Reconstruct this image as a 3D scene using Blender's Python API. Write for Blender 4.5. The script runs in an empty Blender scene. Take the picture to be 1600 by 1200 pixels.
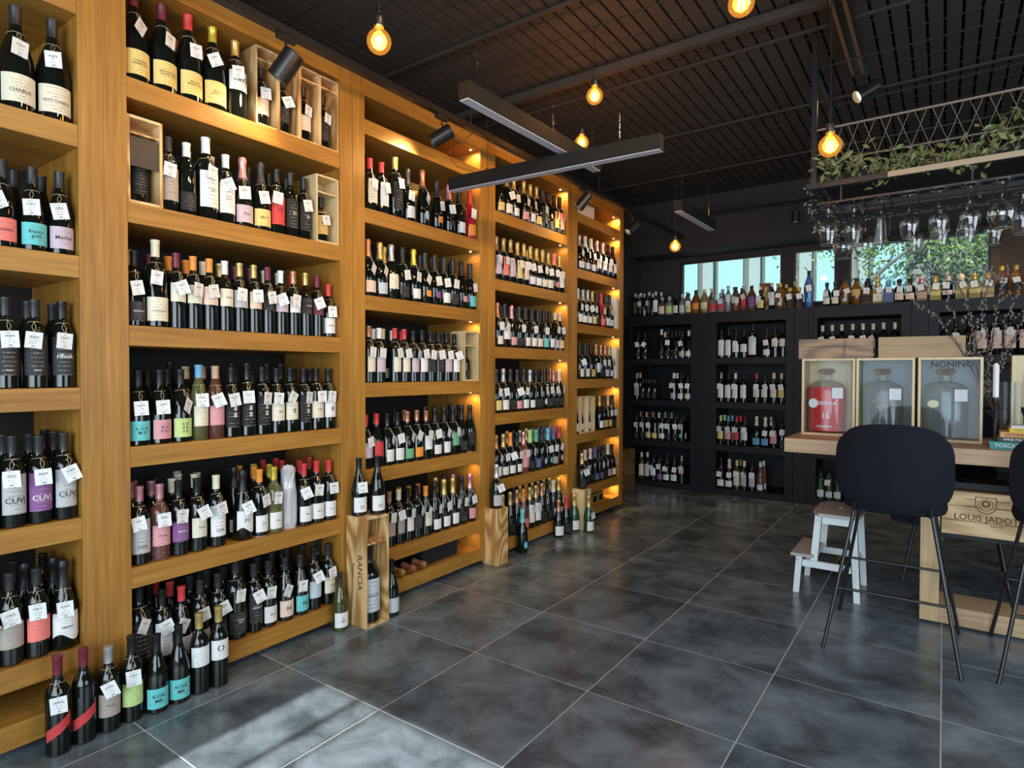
import bpy, math, random
from mathutils import Matrix, Vector
random.seed(7)
PI = math.pi
sc = bpy.context.scene
COL = sc.collection

# ------------------------------------------------------------------ camera
YAW, PITCH, ROLL, FPX = 0.618671332, -0.0191679921, 0.00152353469, 947.283
CX, CY, CZ = 2.39188, -1.019496, 1.326108
_f = Vector((-math.sin(YAW) * math.cos(PITCH), math.cos(YAW) * math.cos(PITCH), math.sin(PITCH)))
_r = Vector((math.cos(YAW), math.sin(YAW), 0)); _u = _r.cross(_f)
_c, _s = math.cos(ROLL), math.sin(ROLL)
RT, UP = _c * _r + _s * _u, -_s * _r + _c * _u
cd = bpy.data.cameras.new('camera'); cam = bpy.data.objects.new('camera', cd); COL.objects.link(cam)
cam.matrix_world = Matrix(((RT.x, UP.x, -_f.x, CX), (RT.y, UP.y, -_f.y, CY), (RT.z, UP.z, -_f.z, CZ), (0, 0, 0, 1)))
cd.sensor_width = 36; cd.lens = FPX / 1600 * 36; cd.clip_start = .05; cd.clip_end = 200
sc.camera = cam

# ------------------------------------------------------------------ exposure, world, sun, daylight
sc.view_settings.view_transform = 'Standard'; sc.view_settings.look = 'None'
sc.view_settings.gamma = 1; sc.view_settings.use_curve_mapping = False
sc.view_settings.exposure = 0.6
sc.cycles.max_bounces = 8; sc.cycles.transparent_max_bounces = 24
sc.cycles.sample_clamp_indirect = 3.0
sc.cycles.caustics_reflective = False; sc.cycles.caustics_refractive = False
w = bpy.data.worlds.new('sky'); sc.world = w; w.use_nodes = True
wn = w.node_tree.nodes; wl = w.node_tree.links
bg = wn['Background']; tc = wn.new('ShaderNodeTexCoord'); sx = wn.new('ShaderNodeSeparateXYZ'); cr = wn.new('ShaderNodeValToRGB')
wl.new(tc.outputs['Generated'], sx.inputs[0]); wl.new(sx.outputs['Z'], cr.inputs[0]); wl.new(cr.outputs[0], bg.inputs['Color'])
cr.color_ramp.elements[0].position = 0.0; cr.color_ramp.elements[0].color = (.50, .66, .74, 1)
cr.color_ramp.elements[1].position = .6; cr.color_ramp.elements[1].color = (.24, .46, .78, 1)
bg.inputs['Strength'].default_value = .9

def lamp(name, kind, loc, energy, color, parent=None, **k):
    d = bpy.data.lights.new(name, kind); d.energy = energy; d.color = color
    for a, v in k.items():
        if a not in ('aim',): setattr(d, a, v)
    o = bpy.data.objects.new(name, d); COL.objects.link(o); o.location = loc
    if 'aim' in k:
        o.rotation_euler = (Vector(k['aim']) - Vector(loc)).to_track_quat('-Z', 'Y').to_euler()
    if parent:
        o.parent = parent; q = parent; p = Vector((0, 0, 0))
        while q is not None: p = p + q.location; q = q.parent
        o.location = Vector(loc) - p
    return o
SUN_EL = math.radians(36)
lamp('sun', 'SUN', (0, -8, 8), 7.0, (1, .96, .9), angle=math.radians(.6), aim=(0.0, -8 + 8 / math.tan(SUN_EL), 0))
# daylight entering by the shop front behind the camera
dl = lamp('shopfront_daylight', 'AREA', (2.9, -2.95, 1.55), 150, (.74, .88, 1.0), shape='RECTANGLE', size=4.2, size_y=2.3, aim=(2.2, 3, 1.1))
dl2 = lamp('unseen_right_fill', 'AREA', (5.6, 1.2, 1.7), 55, (.76, .89, 1.0), shape='RECTANGLE', size=3.2, size_y=1.8, aim=(0, 2.2, 1.0))  # unseen cool fill from the right; that wall has no window

# ------------------------------------------------------------------ materials
MATS = {}
def nodes(name):
    m = bpy.data.materials.new(name); m.use_nodes = True; MATS[name] = m
    return m, m.node_tree.nodes, m.node_tree.links, m.node_tree.nodes['Principled BSDF']
def N(ns, t, **k):
    n = ns.new('ShaderNode' + t)
    for a, v in k.items():
        if a in n.inputs.keys(): n.inputs[a].default_value = v
        else: setattr(n, a, v)
    return n
def flat(name, c, rough=.5, metal=0, bump=0, var=0, scale=40, spec=.5, emit=None, es=1, coat=0, tr=0):
    if name in MATS: return MATS[name]
    m, ns, ls, b = nodes(name)
    b.inputs['Base Color'].default_value = (*c, 1); b.inputs['Roughness'].default_value = rough
    b.inputs['Metallic'].default_value = metal; b.inputs['Specular IOR Level'].default_value = spec
    b.inputs['Coat Weight'].default_value = coat; b.inputs['Transmission Weight'].default_value = tr
    if emit: b.inputs['Emission Color'].default_value = (*emit, 1); b.inputs['Emission Strength'].default_value = es
    t = N(ns, 'TexCoord'); n = N(ns, 'TexNoise', Scale=scale, Detail=4.0)
    ls.new(t.outputs['Object'], n.inputs['Vector'])
    if var:
        mr = N(ns, 'MapRange'); mr.inputs[3].default_value = 1 - var; mr.inputs[4].default_value = 1 + var
        mx = N(ns, 'VectorMath', operation='SCALE'); mx.inputs[0].default_value = c
        ls.new(n.outputs[0], mr.inputs[0]); ls.new(mr.outputs[0], mx.inputs['Scale']); ls.new(mx.outputs[0], b.inputs['Base Color'])
    if bump:
        bp = N(ns, 'Bump', Strength=bump, Distance=.002); ls.new(n.outputs[0], bp.inputs['Height']); ls.new(bp.outputs[0], b.inputs['Normal'])
    return m
def wood(name, axis, dark, light, rough=.42, fine=60, rings=0):
    m, ns, ls, b = nodes(name)
    t = N(ns, 'TexCoord'); mp = N(ns, 'Mapping'); s = [fine, fine, fine]; s[axis] = fine * .045
    mp.inputs['Scale'].default_value = s
    geo = N(ns, 'NewGeometry'); ls.new(geo.outputs['Position'], mp.inputs[0])
    n = N(ns, 'TexNoise', Scale=1.0, Detail=6.0, Roughness=.65); ls.new(mp.outputs[0], n.inputs['Vector'])
    mp2 = N(ns, 'Mapping'); s2 = [7, 7, 7]; s2[axis] = .9; mp2.inputs['Scale'].default_value = s2; ls.new(geo.outputs['Position'], mp2.inputs[0])
    n2 = N(ns, 'TexNoise', Scale=1.0, Detail=2.0); ls.new(mp2.outputs[0], n2.inputs['Vector'])
    r = N(ns, 'ValToRGB'); r.color_ramp.elements[0].position = .36; r.color_ramp.elements[0].color = (*dark, 1)
    r.color_ramp.elements[1].position = .64; r.color_ramp.elements[1].color = (*light, 1)
    mx = N(ns, 'Math', operation='ADD'); m1 = N(ns, 'Math', operation='MULTIPLY'); m1.inputs[1].default_value = .6
    m2 = N(ns, 'Math', operation='MULTIPLY'); m2.inputs[1].default_value = .4
    ls.new(n.outputs[0], m1.inputs[0]); src = n2.outputs[0]
    if rings:
        mp3 = N(ns, 'Mapping'); s3 = [3.2, 3.2, 3.2]; s3[axis] = .9; mp3.inputs['Scale'].default_value = s3; ls.new(geo.outputs['Position'], mp3.inputs[0])
        n3 = N(ns, 'TexNoise', Scale=1.3, Detail=1.0); ls.new(mp3.outputs[0], n3.inputs['Vector'])
        mm = N(ns, 'Math', operation='MULTIPLY'); mm.inputs[1].default_value = rings; ls.new(n3.outputs[0], mm.inputs[0])
        fr = N(ns, 'Math', operation='PINGPONG'); fr.inputs[1].default_value = 1.0; ls.new(mm.outputs[0], fr.inputs[0]); src = fr.outputs[0]
    ls.new(src, m2.inputs[0]); ls.new(m1.outputs[0], mx.inputs[0]); ls.new(m2.outputs[0], mx.inputs[1]); ls.new(mx.outputs[0], r.inputs[0])
    ls.new(r.outputs[0], b.inputs['Base Color']); b.inputs['Roughness'].default_value = rough
    bp = N(ns, 'Bump', Strength=.25, Distance=.001); ls.new(n.outputs[0], bp.inputs['Height']); ls.new(bp.outputs[0], b.inputs['Normal'])
    return m
OAKV = wood('oak_upright', 2, (.27, .115, .017), (.485, .24, .042))
OAKH = wood('oak_board', 1, (.27, .115, .017), (.485, .24, .042))
OAKX = wood('pale_oak_counter', 0, (.42, .26, .135), (.66, .45, .26))
OAKXV = wood('pale_oak_leg', 2, (.42, .26, .12), (.66, .45, .24))
PINEV = wood('pine_upright', 2, (.40, .20, .06), (.80, .53, .24), rings=20)
PINEH = wood('pine_board', 0, (.52, .33, .14), (.8, .56, .29), rings=12)
PALE = wood('pale_box_wood', 2, (.56, .42, .20), (.78, .63, .37))
WALN = wood('brown_box_wood', 0, (.13, .055, .014), (.32, .165, .05), rings=22)
KRAFT = flat('kraft_card', (.42, .30, .17), .8, var=.08, scale=90, bump=.1)
BLACKP = flat('black_painted_wood', (.0065, .0085, .0115), .5, var=.15, scale=15, spec=.3)
BACKP = flat('black_back_panel', (.006, .005, .0045), .65)
METAL = flat('black_metal', (.012, .012, .013), .35, metal=.0, spec=.6)
CEILM = flat('dark_ceiling_slat', (.050, .044, .038), .8, var=.25, scale=9, bump=.2, spec=.2)
CEILB = flat('ceiling_void', (.008, .007, .006), .9)
CEILS = flat('ceiling_strip', (.036, .031, .027), .9, spec=.2)
WALLD = flat('dark_wall_paint', (.028, .025, .023), .8, bump=.2, scale=120)
WALLB = flat('brown_wall_paint', (.085, .055, .032), .8, bump=.2, scale=120)
GROUT = flat('grout', (.62, .64, .63), .8)
WHITEP = flat('white_painted_wood', (.80, .88, .88), .35, var=.05, scale=60, bump=.15)
GREYW = flat('greige_step_top', (.46, .45, .43), .5, var=.06, scale=60, bump=.15)
FABRIC = flat('navy_black_fabric', (.010, .012, .018), .95, var=.3, scale=420, bump=.8, spec=.2)
INK = flat('black_ink', (.02, .02, .02), .6)
INKB = flat('burnt_brown_ink', (.12, .055, .02), .7)
INKW = flat('white_ink', (.75, .73, .68), .5)
STR = flat('twine', (.5, .4, .26), .9)
CHROME = flat('chrome', (.6, .6, .6), .15, metal=1)
GOLD = flat('gold_metal', (.75, .52, .18), .2, metal=1)
OPAL = flat('diffuser_strip', (.55, .56, .62), .5)
WIRE = flat('warm_lit_wire', (.22, .18, .14), .5)  # lighter warm tone paints the lamplight on the rack mesh and rail
HOUS = flat('lamp_housing', (.012, .011, .010), .6, spec=.25)
LEAF = flat('vine_leaf', (.21, .23, .08), .5, var=.5, scale=14)
LEAFG = flat('grey_green_leaf', (.22, .28, .24), .6, var=.3, scale=14)
BARK = flat('dark_twig', (.05, .028, .02), .8)
CATK = flat('catkin', (.22, .17, .15), .9)
WAX = flat('candle_wax', (.85, .83, .8), .4)
def floor_mat():
    m, ns, ls, b = nodes('slate_floor_tile')
    g = N(ns, 'NewGeometry'); oi = N(ns, 'ObjectInfo')
    ad = N(ns, 'VectorMath', operation='ADD'); ls.new(g.outputs['Position'], ad.inputs[0]); 
    sc_ = N(ns, 'Math', operation='MULTIPLY'); sc_.inputs[1].default_value = 37; ls.new(oi.outputs['Random'], sc_.inputs[0])
    cb = N(ns, 'CombineXYZ'); ls.new(sc_.outputs[0], cb.inputs[2]); ls.new(cb.outputs[0], ad.inputs[1])
    n = N(ns, 'TexNoise', Scale=3.6, Detail=9.0, Roughness=.62, Distortion=.4); ls.new(ad.outputs[0], n.inputs['Vector'])
    r = N(ns, 'ValToRGB'); e = r.color_ramp.elements
    e[0].position = .36; e[0].color = (.055, .075, .090, 1); e[1].position = .7; e[1].color = (.23, .29, .335, 1)
    ls.new(n.outputs[0], r.inputs[0]); ls.new(r.outputs[0], b.inputs['Base Color'])
    n2 = N(ns, 'TexNoise', Scale=26.0, Detail=4.0); ls.new(g.outputs['Position'], n2.inputs['Vector'])
    mr = N(ns, 'MapRange'); mr.inputs[3].default_value = .17; mr.inputs[4].default_value = .32; ls.new(n2.outputs[0], mr.inputs[0]); ls.new(mr.outputs[0], b.inputs['Roughness'])
    bp = N(ns, 'Bump', Strength=.08, Distance=.001); ls.new(n2.outputs[0], bp.inputs['Height']); ls.new(bp.outputs[0], b.inputs['Normal'])
    return m
TILE = floor_mat()
def thin_glass(name, tint, refl=.12, rough=.02, mx=.6, glow=0):
    m = bpy.data.materials.new(name); m.use_nodes = True; ns = m.node_tree.nodes; ls = m.node_tree.links; ns.clear()
    o = N(ns, 'OutputMaterial'); mxs = N(ns, 'MixShader'); tr = N(ns, 'BsdfTransparent'); gl = N(ns, 'BsdfGlossy')
    tr.inputs[0].default_value = (*tint, 1); gl.inputs['Roughness'].default_value = rough
    lw = N(ns, 'LayerWeight'); lw.inputs['Blend'].default_value = .35
    mr = N(ns, 'MapRange'); mr.inputs[3].default_value = refl; mr.inputs[4].default_value = min(1, refl + mx); ls.new(lw.outputs['Facing'], mr.inputs[0])
    src = tr.outputs[0]
    if glow:
        t2 = N(ns, 'Emission'); t2.inputs[0].default_value = (1, .42, .06, 1); t2.inputs[1].default_value = 1.1; m0 = N(ns, 'MixShader'); m0.inputs[0].default_value = glow; ls.new(src, m0.inputs[1]); ls.new(t2.outputs[0], m0.inputs[2]); src = m0.outputs[0]
    ls.new(mr.outputs[0], mxs.inputs[0]); ls.new(src, mxs.inputs[1]); ls.new(gl.outputs[0], mxs.inputs[2]); ls.new(mxs.outputs[0], o.inputs[0])
    MATS[name] = m; return m
CLEAR = thin_glass('clear_glass', (.95, .97, .96), .09, mx=.6)
PANE = thin_glass('window_glass', (.86, .93, .92), .04)
BOXGL = thin_glass('display_glass', (.93, .95, .96), .008, mx=.10)
AMBER = thin_glass('amber_bulb_glass', (1, .58, .13), .04, mx=.3, glow=.3)
FIL = flat('glowing_filament', (1, .6, .2), .5, emit=(1, .62, .2), es=60)
COLS = {'k': (.009, .009, .010), 'd': (.024, .024, .026), 'g': (.62, .43, .14), 'y': (.83, .62, .08), 'o': (.86, .30, .04), 'r': (.62, .05, .05),
        'm': (.16, .02, .035), 'w': (.82, .82, .80), 's': (.50, .50, .50), 'c': (.78, .72, .52), 'p': (.72, .33, .36), 'b': (.14, .38, .60),
        't': (.14, .58, .58), 'n': (.16, .42, .22), 'v': (.25, .085, .27), 'z': (.60, .26, .14), 'i': (.52, .36, .20), 'l': (.60, .48, .56),
        'j': (.90, .22, .18), 'e': (.55, .70, .26), 'a': (.55, .62, .66), 'q': (.42, .36, .31), 'u': (.10, .13, .30), 'h': (.83, .62, .50)}
CN = {'k': 'black', 'd': 'charcoal', 'g': 'gold', 'y': 'yellow', 'o': 'orange', 'r': 'red', 'm': 'maroon', 'w': 'white', 's': 'silver', 'c': 'cream', 'p': 'pink',
      'b': 'blue', 't': 'turquoise', 'n': 'green', 'v': 'purple', 'z': 'copper', 'i': 'tan', 'l': 'lilac', 'j': 'coral', 'e': 'lime', 'a': 'grey', 'q': 'taupe', 'u': 'navy', 'h': 'peach'}
def capmat(c):
    met = .55 if c in 'gszyp' else .0
    return flat('capsule_' + CN[c], COLS[c], .32 if met else .42, metal=met)
def papermat(c, tag=False):
    name = ('tag_' if tag else 'paper_') + CN[c]
    if name in MATS: return MATS[name]
    m, ns, ls, b = nodes(name); b.inputs['Roughness'].default_value = .7
    base = {'y': (.78, .62, .22), 'c': (.80, .74, .58)}.get(c, COLS[c]); ink = (.05, .04, .04) if sum(base) > .7 else (.42, .38, .34)
    uv = N(ns, 'UVMap'); s = N(ns, 'SeparateXYZ'); ls.new(uv.outputs[0], s.inputs[0])
    rows = 7.0 if tag else 9.0
    v = N(ns, 'Math', operation='MULTIPLY'); v.inputs[1].default_value = rows; ls.new(s.outputs['Y'], v.inputs[0])
    fl = N(ns, 'Math', operation='FLOOR'); ls.new(v.outputs[0], fl.inputs[0]); fr = N(ns, 'Math', operation='FRACT'); ls.new(v.outputs[0], fr.inputs[0])
    lt = N(ns, 'Math', operation='LESS_THAN'); lt.inputs[1].default_value = .30 if tag else .26; ls.new(fr.outputs[0], lt.inputs[0])
    oi = N(ns, 'ObjectInfo'); ro = N(ns, 'Math', operation='MULTIPLY'); ro.inputs[1].default_value = 50; ls.new(oi.outputs['Random'], ro.inputs[0])
    ux = N(ns, 'Math', operation='MULTIPLY'); ux.inputs[1].default_value = 18 if tag else 34; ls.new(s.outputs['X'], ux.inputs[0])
    cb = N(ns, 'CombineXYZ'); ls.new(ux.outputs[0], cb.inputs[0]); m7 = N(ns, 'Math', operation='MULTIPLY'); m7.inputs[1].default_value = 7.3; ls.new(fl.outputs[0], m7.inputs[0]); ls.new(m7.outputs[0], cb.inputs[1]); ls.new(ro.outputs[0], cb.inputs[2])
    n = N(ns, 'TexNoise', Scale=1.0, Detail=1.0); ls.new(cb.outputs[0], n.inputs['Vector'])
    gt = N(ns, 'Math', operation='GREATER_THAN'); gt.inputs[1].default_value = .47; ls.new(n.outputs[0], gt.inputs[0])
    a1 = N(ns, 'Math', operation='SUBTRACT'); a1.inputs[1].default_value = .5; ls.new(s.outputs['X'], a1.inputs[0]); a2 = N(ns, 'Math', operation='ABSOLUTE'); ls.new(a1.outputs[0], a2.inputs[0])
    cb2 = N(ns, 'CombineXYZ'); ls.new(m7.outputs[0], cb2.inputs[0]); ls.new(ro.outputs[0], cb2.inputs[1]); n2 = N(ns, 'TexNoise', Scale=1.7); ls.new(cb2.outputs[0], n2.inputs['Vector'])
    mw = N(ns, 'MapRange'); mw.inputs[1].default_value = .35; mw.inputs[2].default_value = .65; mw.inputs[3].default_value = .05; mw.inputs[4].default_value = .36; ls.new(n2.outputs[0], mw.inputs[0])
    l2 = N(ns, 'Math', operation='LESS_THAN'); ls.new(a2.outputs[0], l2.inputs[0]); ls.new(mw.outputs[0], l2.inputs[1])
    p1 = N(ns, 'Math', operation='MULTIPLY'); ls.new(lt.outputs[0], p1.inputs[0]); ls.new(gt.outputs[0], p1.inputs[1])
    p2 = N(ns, 'Math', operation='MULTIPLY'); ls.new(p1.outputs[0], p2.inputs[0]); ls.new(l2.outputs[0], p2.inputs[1])
    p3 = N(ns, 'Math', operation='MULTIPLY'); p3.inputs[1].default_value = .7 if tag else .5; ls.new(p2.outputs[0], p3.inputs[0])
    mx = N(ns, 'MixRGB'); mx.inputs[1].default_value = (*base, 1); mx.inputs[2].default_value = (*ink, 1); ls.new(p3.outputs[0], mx.inputs[0]); ls.new(mx.outputs[0], b.inputs['Base Color'])
    return m
GLASS = {'k': flat('dark_bottle_glass', (.005, .007, .005), .035, coat=.2), 'y': flat('white_wine_glass', (.62, .62, .22), .03, coat=.2, tr=.85), 'p': flat('rose_wine_glass', (.72, .28, .20), .03, coat=.2, tr=.85),
         'n': flat('green_bottle_glass', (.02, .06, .025), .06, coat=.3), 'r': flat('red_bottle_glass', (.40, .012, .02), .1, coat=.3), 'o': flat('olive_bottle_glass', (.20, .22, .04), .04, coat=.2, tr=.8),
         'a': flat('amber_spirit_glass', (.22, .085, .015), .08, coat=.3, tr=.2), 'b': flat('blue_bottle_glass', (.04, .11, .33), .15, coat=.3), 'u': flat('navy_bottle_glass', (.015, .025, .10), .15),
         's': flat('pale_spirit_glass', (.30, .33, .31), .06, coat=.3, tr=.4), 'i': flat('brown_bottle_glass', (.14, .055, .03), .1, coat=.3), 'g': flat('gold_spirit_glass', (.42, .30, .08), .08, coat=.3, tr=.3)}
GN = {'k': 'dark', 'y': 'pale yellow', 'p': 'rosé', 'n': 'green', 'r': 'red', 'o': 'olive', 'a': 'amber', 'b': 'blue', 'u': 'navy', 's': 'clear', 'i': 'brown', 'g': 'golden'}

# ------------------------------------------------------------------ mesh helpers
class MB:
    def __init__(s): s.v = []; s.f = []; s.uv = []
    def box(s, x0, x1, y0, y1, z0, z1, M=None):
        b = len(s.v)
        for p in ((x0, y0, z0), (x1, y0, z0), (x1, y1, z0), (x0, y1, z0), (x0, y0, z1), (x1, y0, z1), (x1, y1, z1), (x0, y1, z1)):
            s.v.append(tuple(M @ Vector(p)) if M else p)
        for q in ((0, 3, 2, 1), (4, 5, 6, 7), (0, 1, 5, 4), (1, 2, 6, 5), (2, 3, 7, 6), (3, 0, 4, 7)): s.f.append(tuple(b + i for i in q))
        return s
    def lathe(s, prof, n=20, c=(0, 0, 0), M=None, cap=True):
        b = len(s.v); k = len(prof)
        for r, z in prof:
            for i in range(n):
                a = 2 * PI * i / n; p = Vector((c[0] + r * math.cos(a), c[1] + r * math.sin(a), c[2] + z)); s.v.append(tuple(M @ p) if M else tuple(p))
        for j in range(k - 1):
            for i in range(n):
                i2 = (i + 1) % n; s.f.append((b + j * n + i, b + j * n + i2, b + (j + 1) * n + i2, b + (j + 1) * n + i))
        if cap:
            s.f.append(tuple(b + i for i in reversed(range(n)))); s.f.append(tuple(b + (k - 1) * n + i for i in range(n)))
        return s
    def tube(s, pts, r, n=8, cap=True):
        pts = [Vector(p) for p in pts]; b = len(s.v); k = len(pts); ref = None
        rr = r if isinstance(r, (list, tuple)) else [r] * k
        for j, p in enumerate(pts):
            d = (pts[min(j + 1, k - 1)] - pts[max(j - 1, 0)]).normalized()
            if ref is None: ref = Vector((0, 0, 1)) if abs(d.z) < .9 else Vector((1, 0, 0))
            e1 = d.cross(ref).normalized(); e2 = d.cross(e1).normalized(); ref = e1.cross(d) if abs(d.dot(ref)) > .95 else ref
            for i in range(n):
                a = 2 * PI * i / n; s.v.append(tuple(p + rr[j] * (math.cos(a) * e1 + math.sin(a) * e2)))
        for j in range(k - 1):
            for i in range(n):
                i2 = (i + 1) % n; s.f.append((b + j * n + i, b + j * n + i2, b + (j + 1) * n + i2, b + (j + 1) * n + i))
        if cap: s.f.append(tuple(b + i for i in reversed(range(n)))); s.f.append(tuple(b + (k - 1) * n + i for i in range(n)))
        return s
    def quad(s, a, b_, c, d):
        b = len(s.v); s.v += [tuple(a), tuple(b_), tuple(c), tuple(d)]; s.f.append((b, b + 1, b + 2, b + 3)); return s
    def mesh(s, name, mat, smooth=False, off=None):
        m = bpy.data.meshes.new(name); v = s.v
        if off is not None: v = [(p[0] - off[0], p[1] - off[1], p[2] - off[2]) for p in v]
        m.from_pydata(v, [], s.f)
        if mat: m.materials.append(mat)
        if smooth:
            m.polygons.foreach_set('use_smooth', [True] * len(m.polygons)); m.set_sharp_from_angle(angle=math.radians(38))
        m.update(); return m
def link(name, mesh, parent=None, loc=(0, 0, 0), rot=(0, 0, 0)):
    o = bpy.data.objects.new(name, mesh); COL.objects.link(o); o.parent = parent; o.location = loc; o.rotation_euler = rot; return o
def obj(name, mb, mat, parent=None, smooth=False, bevel=0, local=False):
    """world-coordinate geometry; its origin is put at the parent's (unrotated) location"""
    off = None
    if parent is not None and not local: off = wloc(parent)
    o = link(name, mb.mesh(name, mat, smooth, off), parent)
    if bevel:
        b = o.modifiers.new('bevel', 'BEVEL'); b.width = bevel; b.segments = 2; b.limit_method = 'ANGLE'
    return o
def wloc(o):
    p = Vector((0, 0, 0))
    while o is not None: p = p + o.location; o = o.parent
    return p
def tag(o, label, cat, group=None, kind=None):
    if label: o['label'] = label
    if cat: o['category'] = cat
    if group: o['group'] = group
    if kind: o['kind'] = kind
    return o
def empty(name, loc, label, cat, group=None, rz=0):
    o = bpy.data.objects.new(name, None); COL.objects.link(o); o.location = loc; o.rotation_euler = (0, 0, rz); o.empty_display_size = .1
    return tag(o, label, cat, group)
def struct(o): o['kind'] = 'structure'; return o
_T = {}
def text_pts(s, size):
    """flat glyph mesh (verts, faces), centred, height = size"""
    if s not in _T:
        c = bpy.data.curves.new('t', 'FONT'); c.body = s; c.align_x = 'CENTER'; c.align_y = 'CENTER'; c.resolution_u = 2; c.offset = .014
        o = bpy.data.objects.new('t', c); COL.objects.link(o); bpy.context.view_layer.update()
        m = bpy.data.meshes.new_from_object(o.evaluated_get(bpy.context.evaluated_depsgraph_get()))
        _T[s] = ([tuple(v.co) for v in m.vertices], [tuple(p.vertices) for p in m.polygons])
        bpy.data.objects.remove(o); bpy.data.curves.remove(c); bpy.data.meshes.remove(m)
    v, f = _T[s]; k = size / .72
    return [(a * k, b * k) for a, b, _ in v], f
def text_on(name, s, size, origin, right, up, mat, parent, local=False, lift=.0006, sy=1):
    v, f = text_pts(s, size); mb = MB(); R, U = Vector(right).normalized(), Vector(up).normalized(); n = R.cross(U); O = Vector(origin)
    mb.v = [tuple(O + R * a + U * b * sy + n * lift) for a, b in v]; mb.f = list(f)
    return obj(name, mb, mat, parent, local=local)
def solve_y(u, x, z):     # y of the point (x, ?, z) seen in column u
    U = (u - 800) / FPX; a = Vector((x - CX, 0, z - CZ)); dr, df = a.dot(RT), a.dot(_f)
    return CY + (U * df - dr) / (RT.y - U * _f.y)
def solve_x(u, y, z):
    U = (u - 800) / FPX; a = Vector((0, y - CY, z - CZ)); dr, df = a.dot(RT), a.dot(_f)
    return CX + (U * df - dr) / (RT.x - U * _f.x)
ORD = ['', 'first', 'second', 'third', 'fourth', 'fifth', 'sixth', 'seventh', 'eighth', 'ninth', 'tenth', 'eleventh', 'twelfth', 'thirteenth', 'fourteenth', 'fifteenth', 'sixteenth',
       'seventeenth', 'eighteenth', 'nineteenth', 'twentieth', 'twenty-first', 'twenty-second', 'twenty-third', 'twenty-fourth', 'twenty-fifth', 'twenty-sixth', 'twenty-seventh', 'twenty-eighth', 'twenty-ninth', 'thirtieth']

# ------------------------------------------------------------------ the setting
XS = -.18                                   # front plane of the oak shelving
fl = link('floor', MB().box(-1.2, 6.2, -3.2, 6.3, -.08, -.0012).mesh('floor', GROUT)); struct(fl)
tm = MB().box(.0026, .5974, .0026, .5974, -.0024, 0).mesh('tile', TILE)
for i in range(-1, 10):
    for j in range(-5, 10): link('tile', tm, fl, (i * .6, j * .6, 0))
ce = link('ceiling', MB().box(-.75, 6.2, -3.2, 6.3, 3.36, 3.44).mesh('ceiling', CEILB)); struct(ce)
sm_ = MB().box(0, .068, -3.1, 6.1, 3.30, 3.325).mesh('slat', CEILM)
for i in range(70): link('slat', sm_, ce, (-.70 + i * .0833, 0, 0))
cs = MB().box(-.7, 5.1, 0, .005, 3.296, 3.30).mesh('cross_strip', CEILS)
for j in range(34): link('cross_strip', cs, ce, (0, -1.05 + j * .21, 0))
cb_ = MB().box(-.7, 5.1, 0, .022, 3.278, 3.293).mesh('crossbar', CEILM)
for y in (-.35, .74, 1.79, 2.82, 3.87, 4.9): link('crossbar', cb_, ce, (0, y, 0))
obj('ceiling_beam', MB().box(-.7, 5.1, 2.49, 2.54, 3.23, 3.278), CEILM, ce)
struct(obj('wall_left', MB().box(-.80, -.72, -3.2, 6.3, 0, 3.4), WALLD))
wb = MB()
wb.box(-.8, 6.2, 6.13, 6.27, 0, 2.07).box(-.8, 6.2, 6.13, 6.27, 2.645, 3.4)
for a, b_ in ((-.8, -.21), (.933, 1.049), (1.463, 1.58)): wb.box(a, b_, 6.13, 6.27, 2.07, 2.645)
struct(obj('wall_back', wb, WALLD))
struct(obj('trim_1', MB().box(2.76, 6.1, 6.08, 6.13, 1.9, 2.68).box(2.734, 2.80, 6.05, 6.13, 2.0, 2.7).box(2.80, 6.1, 6.13, 6.2, 2.07, 2.645), WALLB))
struct(obj('trim_2', MB().box(-.72, 6.1, 5.75, 6.13, 2.70, 3.36), WALLD))
struct(obj('wall_right', MB().box(6.0, 6.1, -3.2, 6.3, 0, 3.4), WALLB))
wf = MB().box(-.8, .27, -3.2, -3.1, 0, 3.4).box(.27, 1.25, -3.2, -3.1, 2.75, 3.4).box(1.25, 6.1, -3.2, -3.1, 2.3, 3.4).box(1.25, 1.4, -3.2, -3.1, 0, 2.3).box(5.6, 6.1, -3.2, -3.1, 0, 2.3)  # unseen wall; opening heights shaped to place the sun patch on the floor
for x in (2.2, 3.4, 4.6): wf.box(x, x + .06, -3.2, -3.1, 0, 2.3)
wf.box(.47, .50, -3.2, -3.1, 0, 2.75).box(.60, .615, -3.2, -3.1, 0, 2.75)  # thin bars added to cast shadow streaks across the sun patch
struct(obj('wall_front', wf, WALLD))
for n, (a, b_) in enumerate(((-.21, .933), (1.049, 1.463), (1.58, 2.734))):
    wd = MB().box(a, b_, 6.14, 6.18, 2.07, 2.09).box(a, b_, 6.14, 6.18, 2.625, 2.645).box(a, a + .02, 6.14, 6.18, 2.09, 2.625).box(b_ - .02, b_, 6.14, 6.18, 2.09, 2.625)
    o = struct(obj('window_%d' % (n + 1), wd, METAL)); obj('pane', MB().box(a + .02, b_ - .02, 6.157, 6.163, 2.09, 2.625), PANE, o)

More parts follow.
